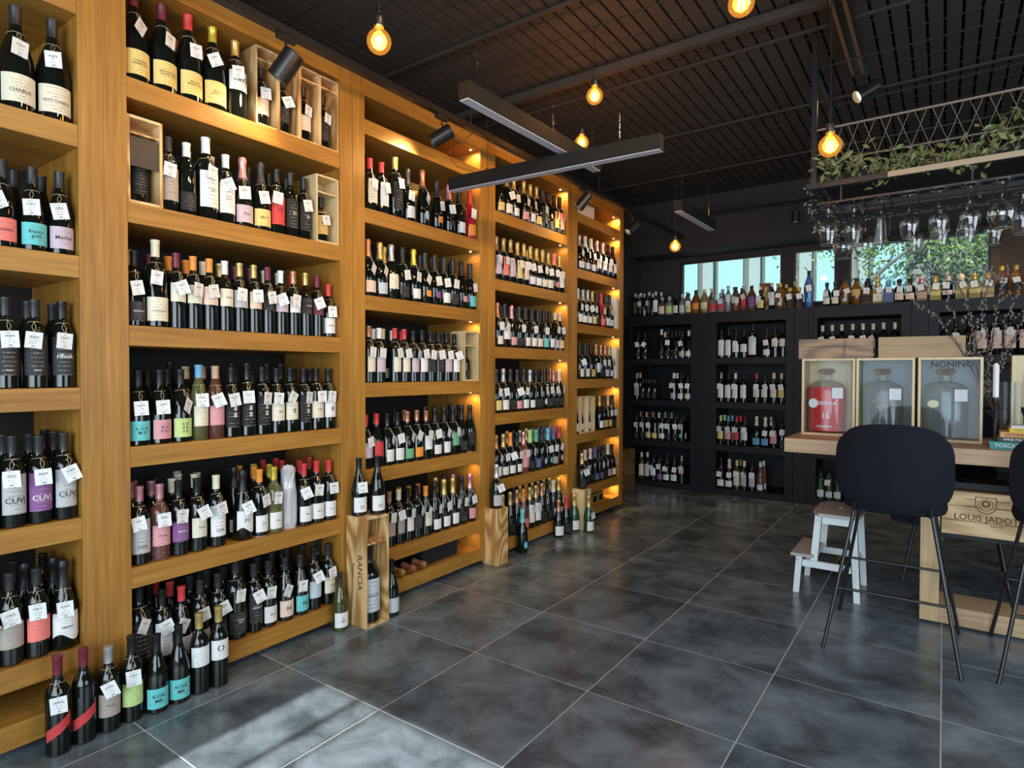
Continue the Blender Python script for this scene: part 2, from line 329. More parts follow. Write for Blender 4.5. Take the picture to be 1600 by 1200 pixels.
# outside: pavement, pale facade, street trees seen through the high windows
struct(obj('ground', MB().box(-14, 20, 6.3, 40, -.12, -.02), flat('pavement', (.30, .30, .29), .9, var=.1)))
FAC = flat('pale_render', (.105, .115, .10), .85, var=.08, scale=2)
fc = empty('building', (-2, 17, 0), 'pale facade with vertical piers behind the left window', 'building')
obj('wall', MB().box(-13, 3.2, 17, 18, 0, 11), FAC, fc)
FW = flat('facade_pier', (.22, .27, .28), .7); FG = flat('facade_glass', (.25, .42, .50), .15)
for i in range(9): obj('pier', MB().box(-8.6 + i * 1.3, -8.3 + i * 1.3, 16.75, 17, 0, 10), FW, fc)
for i in range(8):
    for z in (3.2, 5.6): obj('window', MB().box(-8.2 + i * 1.3, -7.5 + i * 1.3, 16.9, 17.02, z, z + 1.5), FG, fc)
def leafcloud(c, R, n, s, rnd):
    mb = MB()
    for _ in range(n):
        d = Vector((rnd.gauss(0, 1), rnd.gauss(0, 1), rnd.gauss(0, 1))).normalized() * rnd.random() ** .5
        p = Vector((c[0] + d.x * R[0], c[1] + d.y * R[1], c[2] + d.z * R[2])); a = Vector((rnd.uniform(-1, 1), rnd.uniform(-1, 1), rnd.uniform(-1, 1))).normalized()
        b = a.cross(Vector((rnd.uniform(-1, 1), rnd.uniform(-1, 1), rnd.uniform(-1, 1)))).normalized(); k = s * rnd.uniform(.6, 1.3)
        mb.quad(p - a * k, p - b * k * .45, p + a * k, p + b * k * .45)
    return mb
TLEAF = flat('street_tree_leaf', (.17, .27, .07), .6, var=.6, scale=1.5); TBARK = flat('grey_tree_bark', (.16, .165, .15), .9, var=.3, scale=5)
rnd = random.Random(3)
for x, y, r_, hz, lb in ((1.9, 14, .24, 6.2, 'tree with grey trunk seen through the middle of the small window'), (.9, 12.5, .12, 5.6, 'slim tree whose branches cross the left window'),
                     (3.6, 15, .30, 6.6, 'tree with wide leafy crown behind the right window'), (4.4, 11, .21, 5.8, 'tree with pale trunk near the right edge of the windows')):
    t = empty('street_tree', (x, y, 0), lb, 'tree', 'street trees outside the windows')
    obj('trunk', MB().tube([(x, y, -.1), (x + .1, y, 2.5), (x - .1, y, 5), (x, y, hz)], [r_, r_ * .85, r_ * .6, r_ * .25], 10), TBARK, t, True)
    for b in range(7):
        a = rnd.uniform(0, 2 * PI); z0 = rnd.uniform(2.6, 4.8); L = rnd.uniform(1.2, 2.2)
        obj('branch', MB().tube([(x, y, z0), (x + math.cos(a) * L * .5, y + math.sin(a) * L * .4, z0 + .5), (x + math.cos(a) * L, y + math.sin(a) * L * .8, z0 + .9)], [.06, .035, .015], 6), TBARK, t, True)
    o = obj('foliage', leafcloud((x, y, 4.6), (2.0, 1.5, 1.5), 3600 if x != .9 else 900, .055, rnd), TLEAF, t); o['kind'] = 'stuff'

# ------------------------------------------------------------------ oak shelving along the left wall
PAT_B = [.115, .557, 1.033, 1.507, 1.985, 2.465]
PAT_A = [.12, .315, .79, 1.268, 1.748, 2.222, 2.70]
LEDM = flat('lit_led_disc', (1, .8, .5), .5, emit=(1, .72, .35), es=12)
def bay(y0, y1, tops, label, leds):
    s = .0815
    t = empty('oak_shelving_bay', (XS, (y0 + y1) / 2, 0), label, 'shelving', 'oak shelving bays along the left wall')
    obj('side_panel', MB().box(-.67, XS, y0 - s, y0, .03, 2.915), OAKV, t, bevel=.0015); obj('side_panel', MB().box(-.67, XS, y1, y1 + s, .03, 2.915), OAKV, t, bevel=.0015)
    obj('back_panel', MB().box(-.69, -.67, y0 - s, y1 + s, .03, 2.915), BACKP, t)
    obj('toe_kick', MB().box(-.6, -.25, y0 - s, y1 + s, 0, .03), BLACKP, t)
    hz = 2.825 if len(tops) == 7 else 2.845
    obj('header', MB().box(-.67, XS - .002, y0, y1, hz, 2.915), OAKH, t)
    for z in tops: obj('shelf', MB().box(-.67, XS - .002, y0 + .0003, y1 - .0003, z - (.085 if z < .2 else .08), z), OAKH, t, bevel=.0015)
    ceil_ = [z - .08 for z in tops[1:]] + [hz]
    for k in leds:
        z = ceil_[k]; o = obj('led_disc', MB().lathe([(.006, -.003), (.007, 0)], 12, (-.225, y1 - .05, z)), LEDM, t)
        lamp('led_light', 'SPOT', (-.225, y1 - .05, z - .008), leds[k] * 1.4, (1, .60, .22), o, spot_size=math.radians(150), spot_blend=.8, shadow_soft_size=.015, aim=(-.25, y1 + .03, z - .25))
    return t
bay(-1.137, -.127, PAT_A, 'leftmost oak bay, cut by the left edge of the photo', {})
bay(.036, 1.047, PAT_B, 'second oak bay from the left, with yellow-labelled magnums on top', {})
bay(1.213, 2.22, PAT_A, 'middle oak bay, with an empty top cubby', {6: 1.6, 5: .35, 4: .3, 3: .8, 2: .9, 1: .35, 0: .15})
bay(2.39, 3.395, PAT_B, 'fourth oak bay, all its bottles foil-topped', {5: 1.8, 4: .5, 3: .9, 2: .8, 1: .45, 0: .45})
bay(3.56, 4.395, PAT_A, 'oak bay furthest from the camera, beside the black cabinets', {6: 1.8, 5: 1.4, 4: 1.3, 3: 1.2, 2: 1.2, 1: .8, 0: 1.2})

# ------------------------------------------------------------------ black cabinets along the back wall
YB = 5.65; BT = [.07, .545, 1.01, 1.488]
def cabinet(x0, x1, label):
    t = empty('black_cabinet', ((x0 + x1) / 2, YB, 0), label, 'cabinet', 'black cabinets under the windows')
    s = .079
    obj('side_panel', MB().box(x0 - s, x0, YB, 6.12, 0, 1.925), BLACKP, t, bevel=.001); obj('side_panel', MB().box(x1, x1 + s, YB, 6.12, 0, 1.925), BLACKP, t, bevel=.001)
    obj('back_panel', MB().box(x0 - s, x1 + s, 6.10, 6.12, 0, 1.925), BLACKP, t)
    for z in BT: obj('shelf', MB().box(x0, x1, YB + .002, 6.1, max(0, z - .07), z), BLACKP, t, bevel=.001)
    obj('top_panel', MB().box(x0 - s, x1 + s, YB - .001, 6.12, 1.87, 1.985), BLACKP, t, bevel=.001)
    return t
cabinet(-.61, .09, 'black cabinet in the far left corner, dark inside'); cabinet(.374, 1.074, 'black cabinet between the corner and the counter, four shelves full')
cabinet(1.364, 2.066, 'black cabinet behind the wooden gift boxes'); cabinet(2.355, 3.055, 'black cabinet behind the budding branches, cut by the right edge')
for x0, x1, lb in ((.171, .2935, 'black filler panel left of the four full black shelves'), (1.155, 1.2835, 'black filler panel just left of the counter'), (2.147, 2.274, 'black filler panel above the card gift box')):
    tag(obj('filler_panel', MB().box(x0, x1, YB + .004, 6.12, 0, 1.985), BLACKP, bevel=.001), lb, 'panel', 'black filler panels')

# ------------------------------------------------------------------ bottles
PROF = {  # radius, height, body profile, capsule start, tag (z, r)
 'B': (.0375, .312, [(.034, 0), (.0375, .004), (.0375, .19), (.035, .205), (.026, .222), (.017, .236), (.0142, .25), (.0142, .300), (.0155, .302), (.0155, .312)], .252, (.168, .0375)),
 'T': (.0375, .335, [(.034, 0), (.0375, .004), (.0375, .20), (.034, .218), (.024, .236), (.016, .25), (.0142, .265), (.0142, .322), (.0155, .324), (.0155, .335)], .272, (.18, .0375)),
 'U': (.0405, .300, [(.037, 0), (.0405, .004), (.0405, .13), (.037, .155), (.029, .185), (.020, .215), (.0148, .238), (.0142, .250), (.0142, .288), (.0155, .290), (.0155, .300)], .240, (.150, .0385)),
 'C': (.0435, .318, [(.040, 0), (.0435, .005), (.0435, .125), (.040, .155), (.031, .190), (.021, .222), (.0155, .25), (.0145, .285), (.017, .29), (.0175, .305), (.014, .318)], .222, (.150, .0415)),
 'R': (.036, .32, [(.033, 0), (.036, .004), (.036, .17), (.032, .20), (.023, .235), (.0155, .262), (.0142, .27), (.0142, .31), (.0155, .312), (.0155, .32)], .265, (.17, .036)),
 'M': (.0530, .372, [(.049, 0), (.053, .005), (.053, .16), (.048, .195), (.037, .235), (.025, .27), (.0175, .30), (.0165, .315), (.0165, .358), (.018, .36), (.018, .372)], .305, (.21, .047)),
 'N': (.0480, .360, [(.044, 0), (.048, .005), (.048, .215), (.044, .235), (.032, .255), (.021, .272), (.0165, .288), (.0165, .346), (.018, .348), (.018, .36)], .290, (.20, .048)),
 'D': (.0375, .272, [(.034, 0), (.0375, .004), (.0375, .15), (.035, .165), (.026, .182), (.017, .196), (.0142, .21), (.0142, .26), (.0155, .262), (.0155, .272)], .212, (.13, .0375)),
 'A': (.0430, .215, [(.040, 0), (.043, .005), (.043, .12), (.038, .14), (.022, .152), (.015, .16), (.015, .178), (.020, .18), (.020, .208), (.017, .215)], .178, (.118, .043)),
 'L': (.0480, .330, [(.036, 0), (.04, .01), (.048, .15), (.047, .19), (.036, .23), (.022, .265), (.016, .285), (.016, .315), (.018, .317), (.018, .33)], .285, (.17, .048)),
 'S': (.0330, .280, [(.030, 0), (.033, .004), (.033, .17), (.030, .19), (.018, .212), (.0135, .225), (.0135, .258), (.017, .26), (.017, .28)], .236, (.15, .033)),
 'H': (.0360, .235, [(.033, 0), (.036, .004), (.036, .13), (.032, .15), (.02, .165), (.014, .175), (.014, .205), (.017, .207), (.017, .235)], .19, (.12, .036)),
 'Z': (.046, .3, None, .2, (.1, .04)),
 'Q': (.0430, .225, None, .165, (.125, .036)),
}
KIND = {'C': ('sparkling_wine_bottle', 'sparkling bottle'), 'A': ('spirit_bottle', 'stoppered spirit bottle'), 'L': ('spirit_bottle', 'tall spirit bottle'), 'S': ('spirit_bottle', 'slim spirit bottle'),
        'H': ('spirit_bottle', 'short spirit bottle'), 'Q': ('spirit_bottle', 'square spirit bottle'), 'M': ('wine_bottle', 'magnum'), 'N': ('wine_bottle', 'magnum')}
MC = {}
def rad_at(prof, z):
    for (r0, z0), (r1, z1) in zip(prof, prof[1:]):
        if z0 <= z <= z1 and z1 > z0: return r0 + (r1 - r0) * (z - z0) / (z1 - z0)
    return prof[-1][0]
def body_mesh(T, g, n):
    k = ('b', T, g, n)
    if k not in MC:
        R, H, prof, cz, _ = PROF[T]
        if T == 'Q':
            mb = MB().box(-.03, .03, -.042, .042, .0, .135).lathe([(.03, .135), (.016, .15), (.014, .17)], n, cap=False)
        else: mb = MB().lathe([p for p in prof if p[1] <= cz + .012] + [(rad_at(prof, cz + .012), cz + .012)], n)
        MC[k] = mb.mesh('bottle_body', GLASS[g], True)
    return MC[k]
def cap_mesh(T, c, n):
    k = ('c', T, c, n)
    if k not in MC:
        R, H, prof, cz, _ = PROF[T]; e = .0009
        if T == 'Q': pr = [(.014, .168), (.022, .17), (.024, .19), (.022, .212), (.012, .225)]
        else:
            pr = [(rad_at(prof, cz) + e, cz)] + [(r + e, z) for r, z in prof if z > cz]; pr.append((prof[-1][0] * .75, H + .0012))
        MC[k] = MB().lathe(pr, n).mesh('capsule', capmat(c), True)
    return MC[k]
def label_mesh(T, c, z0, z1, half, n, style=''):
    k = ('l', T, c, z0, z1, half, n, style)
    if k not in MC:
        R, H, prof, cz, _ = PROF[T]; mb = MB(); uv = []
        if T == 'Q':
            mb.quad((.0306, -.036, z0), (.0306, .036, z0), (.0306, .036, z1), (.0306, -.036, z1)); uvs = [(0, 0), (1, 0), (1, 1), (0, 1)]
        else:
            m = max(8, int(half / 4.5 if n > 16 else half / 7)); uvs = []; nr = 5 if n > 16 else 3; rows = [z0 + (z1 - z0) * q_ / nr for q_ in range(nr + 1)]
            for j, z in enumerate(rows):
                for i in range(m + 1):
                    a = math.radians(-half + 2 * half * i / m); zz = z
                    if style == 'g': zz = z + (i / m - .5) * .055                      # diagonal band
                    if style == 'o': hw = math.sqrt(max(0, 1 - (2 * i / m - 1) ** 2)); zz = (z0 + z1) / 2 + (z - (z0 + z1) / 2) * hw
                    if style == 'v': zz = z + .014 * (1 - j / nr) * math.sin(i / m * 2 * PI)
                    r = rad_at(prof, max(.005, zz)) + .0007
                    if n < 16: r += .0005
                    mb.v.append((r * math.cos(a), r * math.sin(a), zz)); uvs.append((i / m, j / nr))
            for j in range(nr):
                for i in range(m): b = j * (m + 1) + i; mb.f.append((b, b + 1, b + m + 2, b + m + 1))
        me = mb.mesh('front_label', papermat(c), True); ul = me.uv_layers.new(name='UVMap')
        for l in me.loops: ul.data[l.index].uv = uvs[l.vertex_index]
        MC[k] = me
    return MC[k]
def tag_mesh(T, var):
    k = ('t', T, var)
    if k not in MC:
        z, r = PROF[T][4]; roll = [-.28, -.1, .06, .2, .38, -.5][var]; yaw = [.0, .25, -.2, .1, -.35, .5][var]
        M = Matrix.Translation((r + .006 + (.008 if abs(yaw) > .3 else .003), 0, z)) @ Matrix.Rotation(yaw, 4, 'Z') @ Matrix.Rotation(roll, 4, 'X')
        h, ww = .0285, .0245; mb = MB()
        mb.box(0, .0008, -ww, ww, -h, h, M); me = mb.mesh('price_tag', papermat('w', True)); ul = me.uv_layers.new(name='UVMap')
        for p in me.polygons:
            for li in p.loop_indices:
                vi = me.loops[li].vertex_index; ul.data[li].uv = (1.0 if vi in (2, 3, 6, 7) else 0.0, 1.0 if vi >= 4 else 0.0)
        top = M @ Vector((.0004, 0, h * .85)); s = MB(); prof = PROF[T][2]; zn = min(PROF[T][3] - .006, z + .062); rn = (rad_at(prof, zn) if prof else .016) + .0012
        s.tube([(rn * math.cos(a), rn * math.sin(a), zn + .004 * math.cos(a)) for a in [i * PI / 5 for i in range(11)]], .0009, 4, False)
        for sg in (-1, 1): s.tube([(rn, .0, zn + .003), (rn * .5 + top.x * .5 + .002, sg * .006, (zn + top.z) / 2 + .004), tuple(top)], .0009, 4, False)
        MC[k] = (me, s.mesh('string', STR), M)
    return MC[k]
PRICE = ['23,00 €', '18,50 €', '34,00 €', '27,90 €', '21,00 €', '15,80 €', '39,00 €', '45,00 €']
def price_mesh(T, var, s):
    k = ('p', T, var, s)
    if k not in MC:
        M = tag_mesh(T, var)[2]; v, f = text_pts(s, .0062); mb = MB(); mb.v = [tuple(M @ Vector((.0012, a, .0105 + b))) for a, b in v]; mb.f = list(f)
        v2, f2 = text_pts('vino', .0048); o = len(mb.v); mb.v += [tuple(M @ Vector((.0012, a, -.0205 + b))) for a, b in v2]; mb.f += [tuple(o + i for i in q) for q in f2]
        MC[k] = mb.mesh('lettering', INK)
    return MC[k]
def wrap_text(T, s, size, zc, mat):
    k = ('w', T, s, size, zc, mat.name)
    if k not in MC:
        prof = PROF[T][2]; r = (rad_at(prof, zc) if prof else .0306) + .0011; mb = MB(); lines = s.split('/')
        for n_, line in enumerate(lines):
            v, f = text_pts(line, size); dz = (len(lines) / 2 - .5 - n_) * size * 1.35; o = len(mb.v)
            mb.v += [(r * math.cos(a / r), r * math.sin(a / r), zc + b + dz) if prof else (r, a, zc + b + dz) for a, b in v]; mb.f += [tuple(o + i for i in q) for q in f]
        MC[k] = mb.mesh('lettering', mat)
    return MC[k]
ZONE = {'l': (20, 98), 'm': (60, 145), 'h': (110, 187), 'f': (45, 182), 's': (45, 85), 'o': (35, 85), 'g': (75, 115), 'w': (25, 190), 'v': (45, 135), 'n': (60, 115)}
NB = [0, 0]
def bottle(T, cap, lab, x, y, z, rot, label, group, glass='k', zone='l', tagv=None, text=None, near=False, scale=1.0, turn=0, price=None, tl=0):
    n = 20 if near else 12
    root = link(KIND.get(T, ('wine_bottle',))[0], body_mesh(T, glass, n), None, (x, y, z), (0, 0, rot)); root.scale = (1, 1, scale)
    tag(root, label, 'bottle', group); NB[0] += 1
    if cap != '-': link('capsule', cap_mesh(T, cap, n), root)
    lo = None
    if lab != '-':
        zz = ZONE[zone]
        if T in 'AHQ' and zz[1] > 115: zz = (20, 105)
        if T in 'MN': k_ = 1.25 if zone == 'l' else 1.14; zz = (zz[0] * k_, zz[1] * k_)
        half = (62 if near else 50) if zone not in 'so' else (26 if zone == 's' else 24)
        if not near and zone == 'l': zz = (22, 22 + random.choice((58, 64, 70)))
        lo = link('front_label', label_mesh(T, lab, zz[0] / 1000, zz[1] / 1000, half, n, zone if zone in 'gov' else ''), root, rot=(0, 0, turn))
        if text:
            s, size, dz = text; mat = INKW if sum(COLS[lab]) < .7 else INK
            link('lettering', wrap_text(T, s, size, (zz[0] + zz[1]) / 2000 + dz, mat), lo)
    if tagv is not None:
        me, st, M = tag_mesh(T, tagv); t = link('price_tag', me, root, rot=(0, 0, turn + tl)); link('string', st, t); NB[1] += 1
        if near: link('lettering', price_mesh(T, tagv, price or PRICE[NB[1] % len(PRICE)]), t)
    return root
def spread_row(items, lo, hi, gap=.0008):
    """items: [centre, radius]; nudges neighbours apart so that none touch"""
    items.sort(key=lambda i: i[0])
    for _ in range(300):
        mv = 0
        for i in range(len(items)):
            a = items[i]; a[0] = min(max(a[0], lo + a[1] + gap), hi - a[1] - gap)
        for a, b in zip(items, items[1:]):
            need = a[1] + b[1] + gap - (b[0] - a[0])
            if need > 0: a[0] -= need / 2; b[0] += need / 2; mv = 1
        if not mv: break
    for i in range(len(items)):
        a = items[i]; a[0] = min(max(a[0], lo + a[1]), hi - a[1])
    return items
GL = 'ypnroabusig'
def parse(spec):
    """'u T cap label zone [flags] [text]' ; flags: a digit = price tag variant, Gx = glass colour x"""
    out = []
    for e in spec.split(';'):
        p = e.split()
        if not p: continue
        d = dict(u=float(p[0]), T=p[1], cap=p[2], lab=p[3][0], zone=p[4] if len(p) > 4 and len(p[4]) == 1 else 'l', tag=None, g='k', text=None, sc=1.0)
        for q in p[4:]:
            if q[0] == 't': d['tag'] = int(q[1])
            elif q[0] == 'G': d['g'] = q[1]
            elif q[0] == 'x': d['sc'] = float(q[1:])
            elif q[0] == '"': a = q[1:].split('|'); d['text'] = (a[0].replace('_', ' '), float(a[1]) / 1000 if len(a) > 1 else .01, float(a[2]) / 1000 if len(a) > 2 else 0)
        out.append(d)
    return out
def describe(d, where, i, n, row):
    g = GN[d['g']]; kind = KIND.get(d['T'], (0, 'wine bottle'))[1]
    head = (CN[d['cap']] + '-capped ') if d['cap'] != '-' else ''
    if d['g'] != 'k': head += g + '-glass '
    lab = ', ' + CN[d['lab']] + ' label' if d['lab'] != '-' and not row else ''
    pos = ORD[i + 1] + ' from left' if n > 1 else ('leftmost' if not row else 'alone')
    if i + 1 == n and n > 1: pos = 'rightmost'
    r = ['', ' in second row', ' in rear row'][row]
    return head + kind + lab + ', ' + pos + r + ', ' + where
WRAP = []
def fill(spec, z, where, axis='y', lo=0, hi=0, near=False, row=0, pos=None, group=None):
    ds = parse(spec); its = []
    for d in ds:
        R = .046 if d['T'] == 'Z' else (PROF[d['T']][0] if d['T'] != 'Q' else .043)
        if axis == 'y':
            x = pos if pos is not None else (-.190 - max(R, .0405) - .0035 - .0945 * row)
            if d['T'] in 'MN': x = -.190 - R - .002
            c = solve_y(d['u'], x, z + .1)
        else:
            x = pos if pos is not None else (YB + .012 + max(R, .0405) + .0945 * row); c = solve_x(d['u'], x, z + .1)
        its.append([c, R, d, x])
    over = sum(2 * i[1] + .0012 for i in its) / (hi - lo); thin = 1.0
    if over > 1.09:                                   # too many for one line: stagger every other bottle a little further back
        its.sort(key=lambda i: i[0]); back = .068 if axis == 'x' else -.068
        for i in its[1::2]: i[3] += back
        for i in its: i[1] *= .5
        its = spread_row(its, lo + .02, hi - .02, .0012)
    else:
        if over > 1: thin = 1 / over
        for i in its: i[1] *= thin
        its = spread_row(its, lo, hi)
    for i, (c, R, d, x) in enumerate(its):
        if d['T'] == 'Z': WRAP.append(c); continue
        lab = describe(d, where, i, len(its), row); jit = random.uniform(-.12, .12)
        px, py, rot = (x, c, 0) if axis == 'y' else (c, x, -PI / 2)
        rt_ = bottle(d['T'], d['cap'], d['lab'] if not (row == 2) else '-', px, py, z, rot + jit, lab, group or ('bottles on the ' + where.replace(',', ' of the').replace('of the of', 'of')), d['g'], d['zone'],
               d['tag'], d['text'], near, d['sc'] * random.uniform(.985, 1.012) * (.8 if d['T'] == 'L' and d['g'] != 'b' else 1), 0, tl=random.uniform(-.35, .15) if axis == 'y' else random.uniform(-.3, .3))
        rt_.scale = (thin, thin, rt_.scale.z)
W1, W2, W3, W4, W5 = 'leftmost oak bay', 'second oak bay', 'middle oak bay', 'fourth oak bay', 'last oak bay'
B1, B2, B3, B4, B5 = (-1.137, -.127), (.036, 1.047), (1.213, 2.22), (2.39, 3.395), (3.56, 4.395)
def sh(n, W): return ORD[n] + ' shelf, ' + W
def sh(n, W): return ('top' if n == 1 else ORD[n]) + ' bottle shelf, ' + W
NR = dict(near=True)
# leftmost oak bay
fill('31 M d c l t1 "CHABLIS|12|-8;90 M d c l t2 "PETIT_CHABLIS|9|-8', 2.222, sh(1, W1), 'y', *B1, **NR)
fill('3 U d j l t4 "Rosato|12;53 U d t l t2 "Bianco/gold|12;98 U d l l t3 "Merlot|14', 1.748, sh(2, W1), 'y', *B1, **NR)
fill('4 U d w l;26 U d w l;38 U d w l', 1.748, sh(2, W1), 'y', *B1, row=1)
fill('9 B d d f t2 "mera|7|-50;55 B d d f t1 "mera|7|-50;103 B k d f t1 "rifosk|16', 1.268, sh(3, W1), 'y', *B1, **NR)
fill('-14 B d w l;32 B d w l;44 B d w l;85 B d w l', 1.268, sh(3, W1), 'y', *B1, row=1)
fill('-16 B d o f;26 B d s f t2 "CUVJ|20|-22;68 B d v f t2 "CUVJ|20|-22;108 B d s f t4 "CUVJ|20|-22', .79, sh(4, W1), 'y', *B1, **NR)
fill('9 B d w l;51 B d w l;90 B d w l', .79, sh(4, W1), 'y', *B1, row=1)
fill('77 B k w l', .79, sh(4, W1), 'y', *B1, row=2)
fill('-14 B d w m t4;27 B d q m t3;69 B d j m t2;110 C k w v t2 "AMALIA|8|-8', .315, sh(5, W1), 'y', *B1, **NR)
fill('12 B d w l;39 B d w l;52 B d w l;82 C k w l;95 C k w l', .315, sh(5, W1), 'y', *B1, row=1)
fill('22 B d w l;68 B k w l', .315, sh(5, W1), 'y', *B1, row=2)
# second oak bay
fill('216 M m y l t5 "CORTON/GRAND_CRU|8;257 M m y l t1 "BOURGOGNE/GRAND_CRU|8;297 M r y l t2 "BEAUNE/GRAND_CRU|8;335 M y y l t4 "BEAUNE/GRAND_CRU|8;369 N g w h t2 "2015|26|8', 2.465, sh(1, W2), 'y', .036, .56, **NR)
fill('272 U p w l;311 U y w l;346 U y w l', 2.465, sh(1, W2), 'y', *B2, row=1, pos=-.346)
fill('257 B d q f t1;297 B w k l;317 N w w f t1 "Sauvignon/2016|7;348 B w w f t4 "Ronco/Bianco|8;378 C p l l t2 "Rose|12;409 C d y l t3 "BRUT|12;438 B k r f t1 "VINO/ROSSO|8;466 B d k f "Blanc/2015|7;485 B k k f t3 "Blanc/2015|7', 1.985, sh(2, W2), 'y', .173, .902, **NR)
fill('274 H w w l;285 B w w l;330 B c w l;388 C d w l;420 B k w l;447 B d w l', 1.985, sh(2, W2), 'y', *B2, row=1)
fill('217 U k d l t3 "SAUVIGNON|6;249 N c c l t1 "CHARDONNAY|6|-8;281 B m c h t4 "VIGNE|8;307 B o c h t1 "VIGNE|8;333 B o h h t3;358 B w c h "VIGNE|8;383 B g s h t1 "Ronco|9;402 B g h h t2;422 B m k h t3 "Merlot|8;443 B w l h t4 "Pinot|9;463 B z w h t1;480 B g k h "RIBOLLA|6;496 B m m h t4 "COLLIO|7;514 D r w l t2 "ROSSO|8', 1.507, sh(3, W2), 'y', *B2, **NR)
fill('230 B g w l;266 B m w l;291 B o w l;318 B o w l;343 B c w l;368 B g w l;389 B m w l;405 B m w l;413 B c w l;428 B c w l;452 B r w l;475 B r w l;500 B r w l', 1.507, sh(3, W2), 'y', *B2, row=1)
fill('217 U k t l t2 "K_O_N/M_R|12;249 U k p l t2 "K_O/P_N_I|12;283 U k e l t5 "K_N/B_R/V_R|11;315 R b c m t2 Gy;343 R i p m t4 Gp;372 B k k f t3 "8/8|22;390 T k k f t2 "8/8|22;414 B k k f t1 "8/8|22;437 B k c m t1 "VINI|8;457 B k c m t5 "8|22;476 B k k f t1 "8/8|22;498 B k c m t2 "IZIDA|8;518 B k w m t1 "8|22', 1.033, sh(4, W2), 'y', *B2, **NR)
fill('228 U k w l;256 U k w l;270 U k w l;293 R i w l;326 R i w l;352 U k w l;364 U k w l;376 U k w l;404 T k w l;421 T k w l;446 B k w l;484 B k w l', 1.033, sh(4, W2), 'y', *B2, row=1)
fill('266 T k w l;362 T k w l;419 T k w l;435 T k w l', 1.033, sh(4, W2), 'y', *B2, row=2)
fill('218 B p s f t3 "Luna|13|-40;250 B p p m t2 Gp "Rosato|8;279 B k v m t1 "Malvasia|8;308 B k c m t4 "Ribolla|8;338 B c w f t3 "Luna|13|-40;393 C k w v t4 "PC|17;416 B o w l t3 "Picolit|7;435 B y w l t1 Gy "Friulano|7;456 Z k k l;480 B r w l t4 "Refosk|7;499 B r w l t1 "Merlot|7;517 B r w l t2 "Terrano|7', .557, sh(5, W2), 'y', *B2, **NR)
fill('208 B p w l;221 B p w l;233 B p w l;257 B d w l;267 B c w l;291 B c w l;304 B c w l;320 B c w l;366 C k w l;386 B o w l;398 B o w l;408 B y w l;421 B y w l;453 B r w l;468 B r w l;503 B r w l', .557, sh(5, W2), 'y', *B2, row=1)
fill('415 B r w l;427 B r w l;277 B c w l', .557, sh(5, W2), 'y', *B2, row=2, pos=-.49)
fill('217 N k k f t5;250 B k w f t4;281 U r w l t5;313 B d c l t3;342 B d d l t4;368 N d d l t1 "VERDE/Nero|8|8;396 B d d f t4 "NEBBIOLO|8;419 B d w l t1 "fiore|11;445 U d h l t5 "R8|18;469 U d t l t1 "R8|18;490 B k a m t4;512 B d c m t3 "Cuvee|8', .115, sh(6, W2), 'y', *B2, **NR)
fill('232 B k w l;266 U r w l;298 B d w l;322 B d w l;350 B d w l;376 B d w l;402 B d w l;424 B d w l;448 B d w l;472 B d w l;497 B d w l', .115, sh(6, W2), 'y', *B2, row=1)
fill('243 U r w l;312 B d w l;365 B d w l;440 B d w l', .115, sh(6, W2), 'y', *B2, row=2)
# middle oak bay
fill('578 U r c f t1;596 U r w f t3;617 N g k f t3;637 C d w l t1;660 C z a o t5 x1.08;682 C d o s t3;701 C p k s t3;717 C k w l t5;736 C r o l t1 Gr x1.12', 2.222, sh(1, W3), 'y', *B3)
fill('577 C z h l t5;592 C g a l t5;611 C s c m;628 C k k l t3;646 C y w l t1;665 C d o s t5;682 C d v s t3;695 C d w l t3;711 C d k l t1;725 C k p s;739 C d t l t3', 1.748, sh(2, W3), 'y', *B3)
fill('600 C g w l;655 C d w l;674 C d w l;690 C d w l;703 C k w l', 1.748, sh(2, W3), 'y', *B3, row=1)
fill('576 B z c m t1;592 B w l m t1;617 B r c m t3;636 B r c m t3;652 B k l m t5;668 B k w m t3;682 B k k m t1;696 B k k m t3;707 B k l m t3;724 B k w m t4', 1.268, sh(3, W3), 'y', 1.213, 2.05)
fill('584 B w w l;601 B c w l;608 B w l m;627 B r w l;645 B k w l;660 B k w l;676 B k w l;690 B k w l', 1.268, sh(3, W3), 'y', 1.213, 2.05, row=1)
fill('577 U r l m t3;593 U r r m;608 U k w l t5;624 U k w l t3;641 U z n l t5;656 U z o l t5;671 U z w m t1;686 C k w l t3;699 C k w l t5;712 C k n m t1;724 C k k l;738 C k k v', .79, sh(4, W3), 'y', *B3)
fill('584 U k w l;616 U k w l;632 U z w l;649 U k w l;664 C k w l;679 C k w l;706 C k w l;731 C k w l', .79, sh(4, W3), 'y', *B3, row=1)
fill('588 B z w l;612 B z q m t1;627 B c q m t3;642 B k w m t1;656 B k d m t5;671 U o c m t5;686 C k w l t1;699 C g w l t3;713 C g w l t1;727 C k k l t1;739 C p p l t3 Gk', .315, sh(5, W3), 'y', *B3)
fill('595 U r w l;609 U z w l;625 U o w l;637 U o w l;652 U o w l;667 U k w l;680 C g w l;694 C k w l;706 C p w l', .315, sh(5, W3), 'y', *B3, row=1)
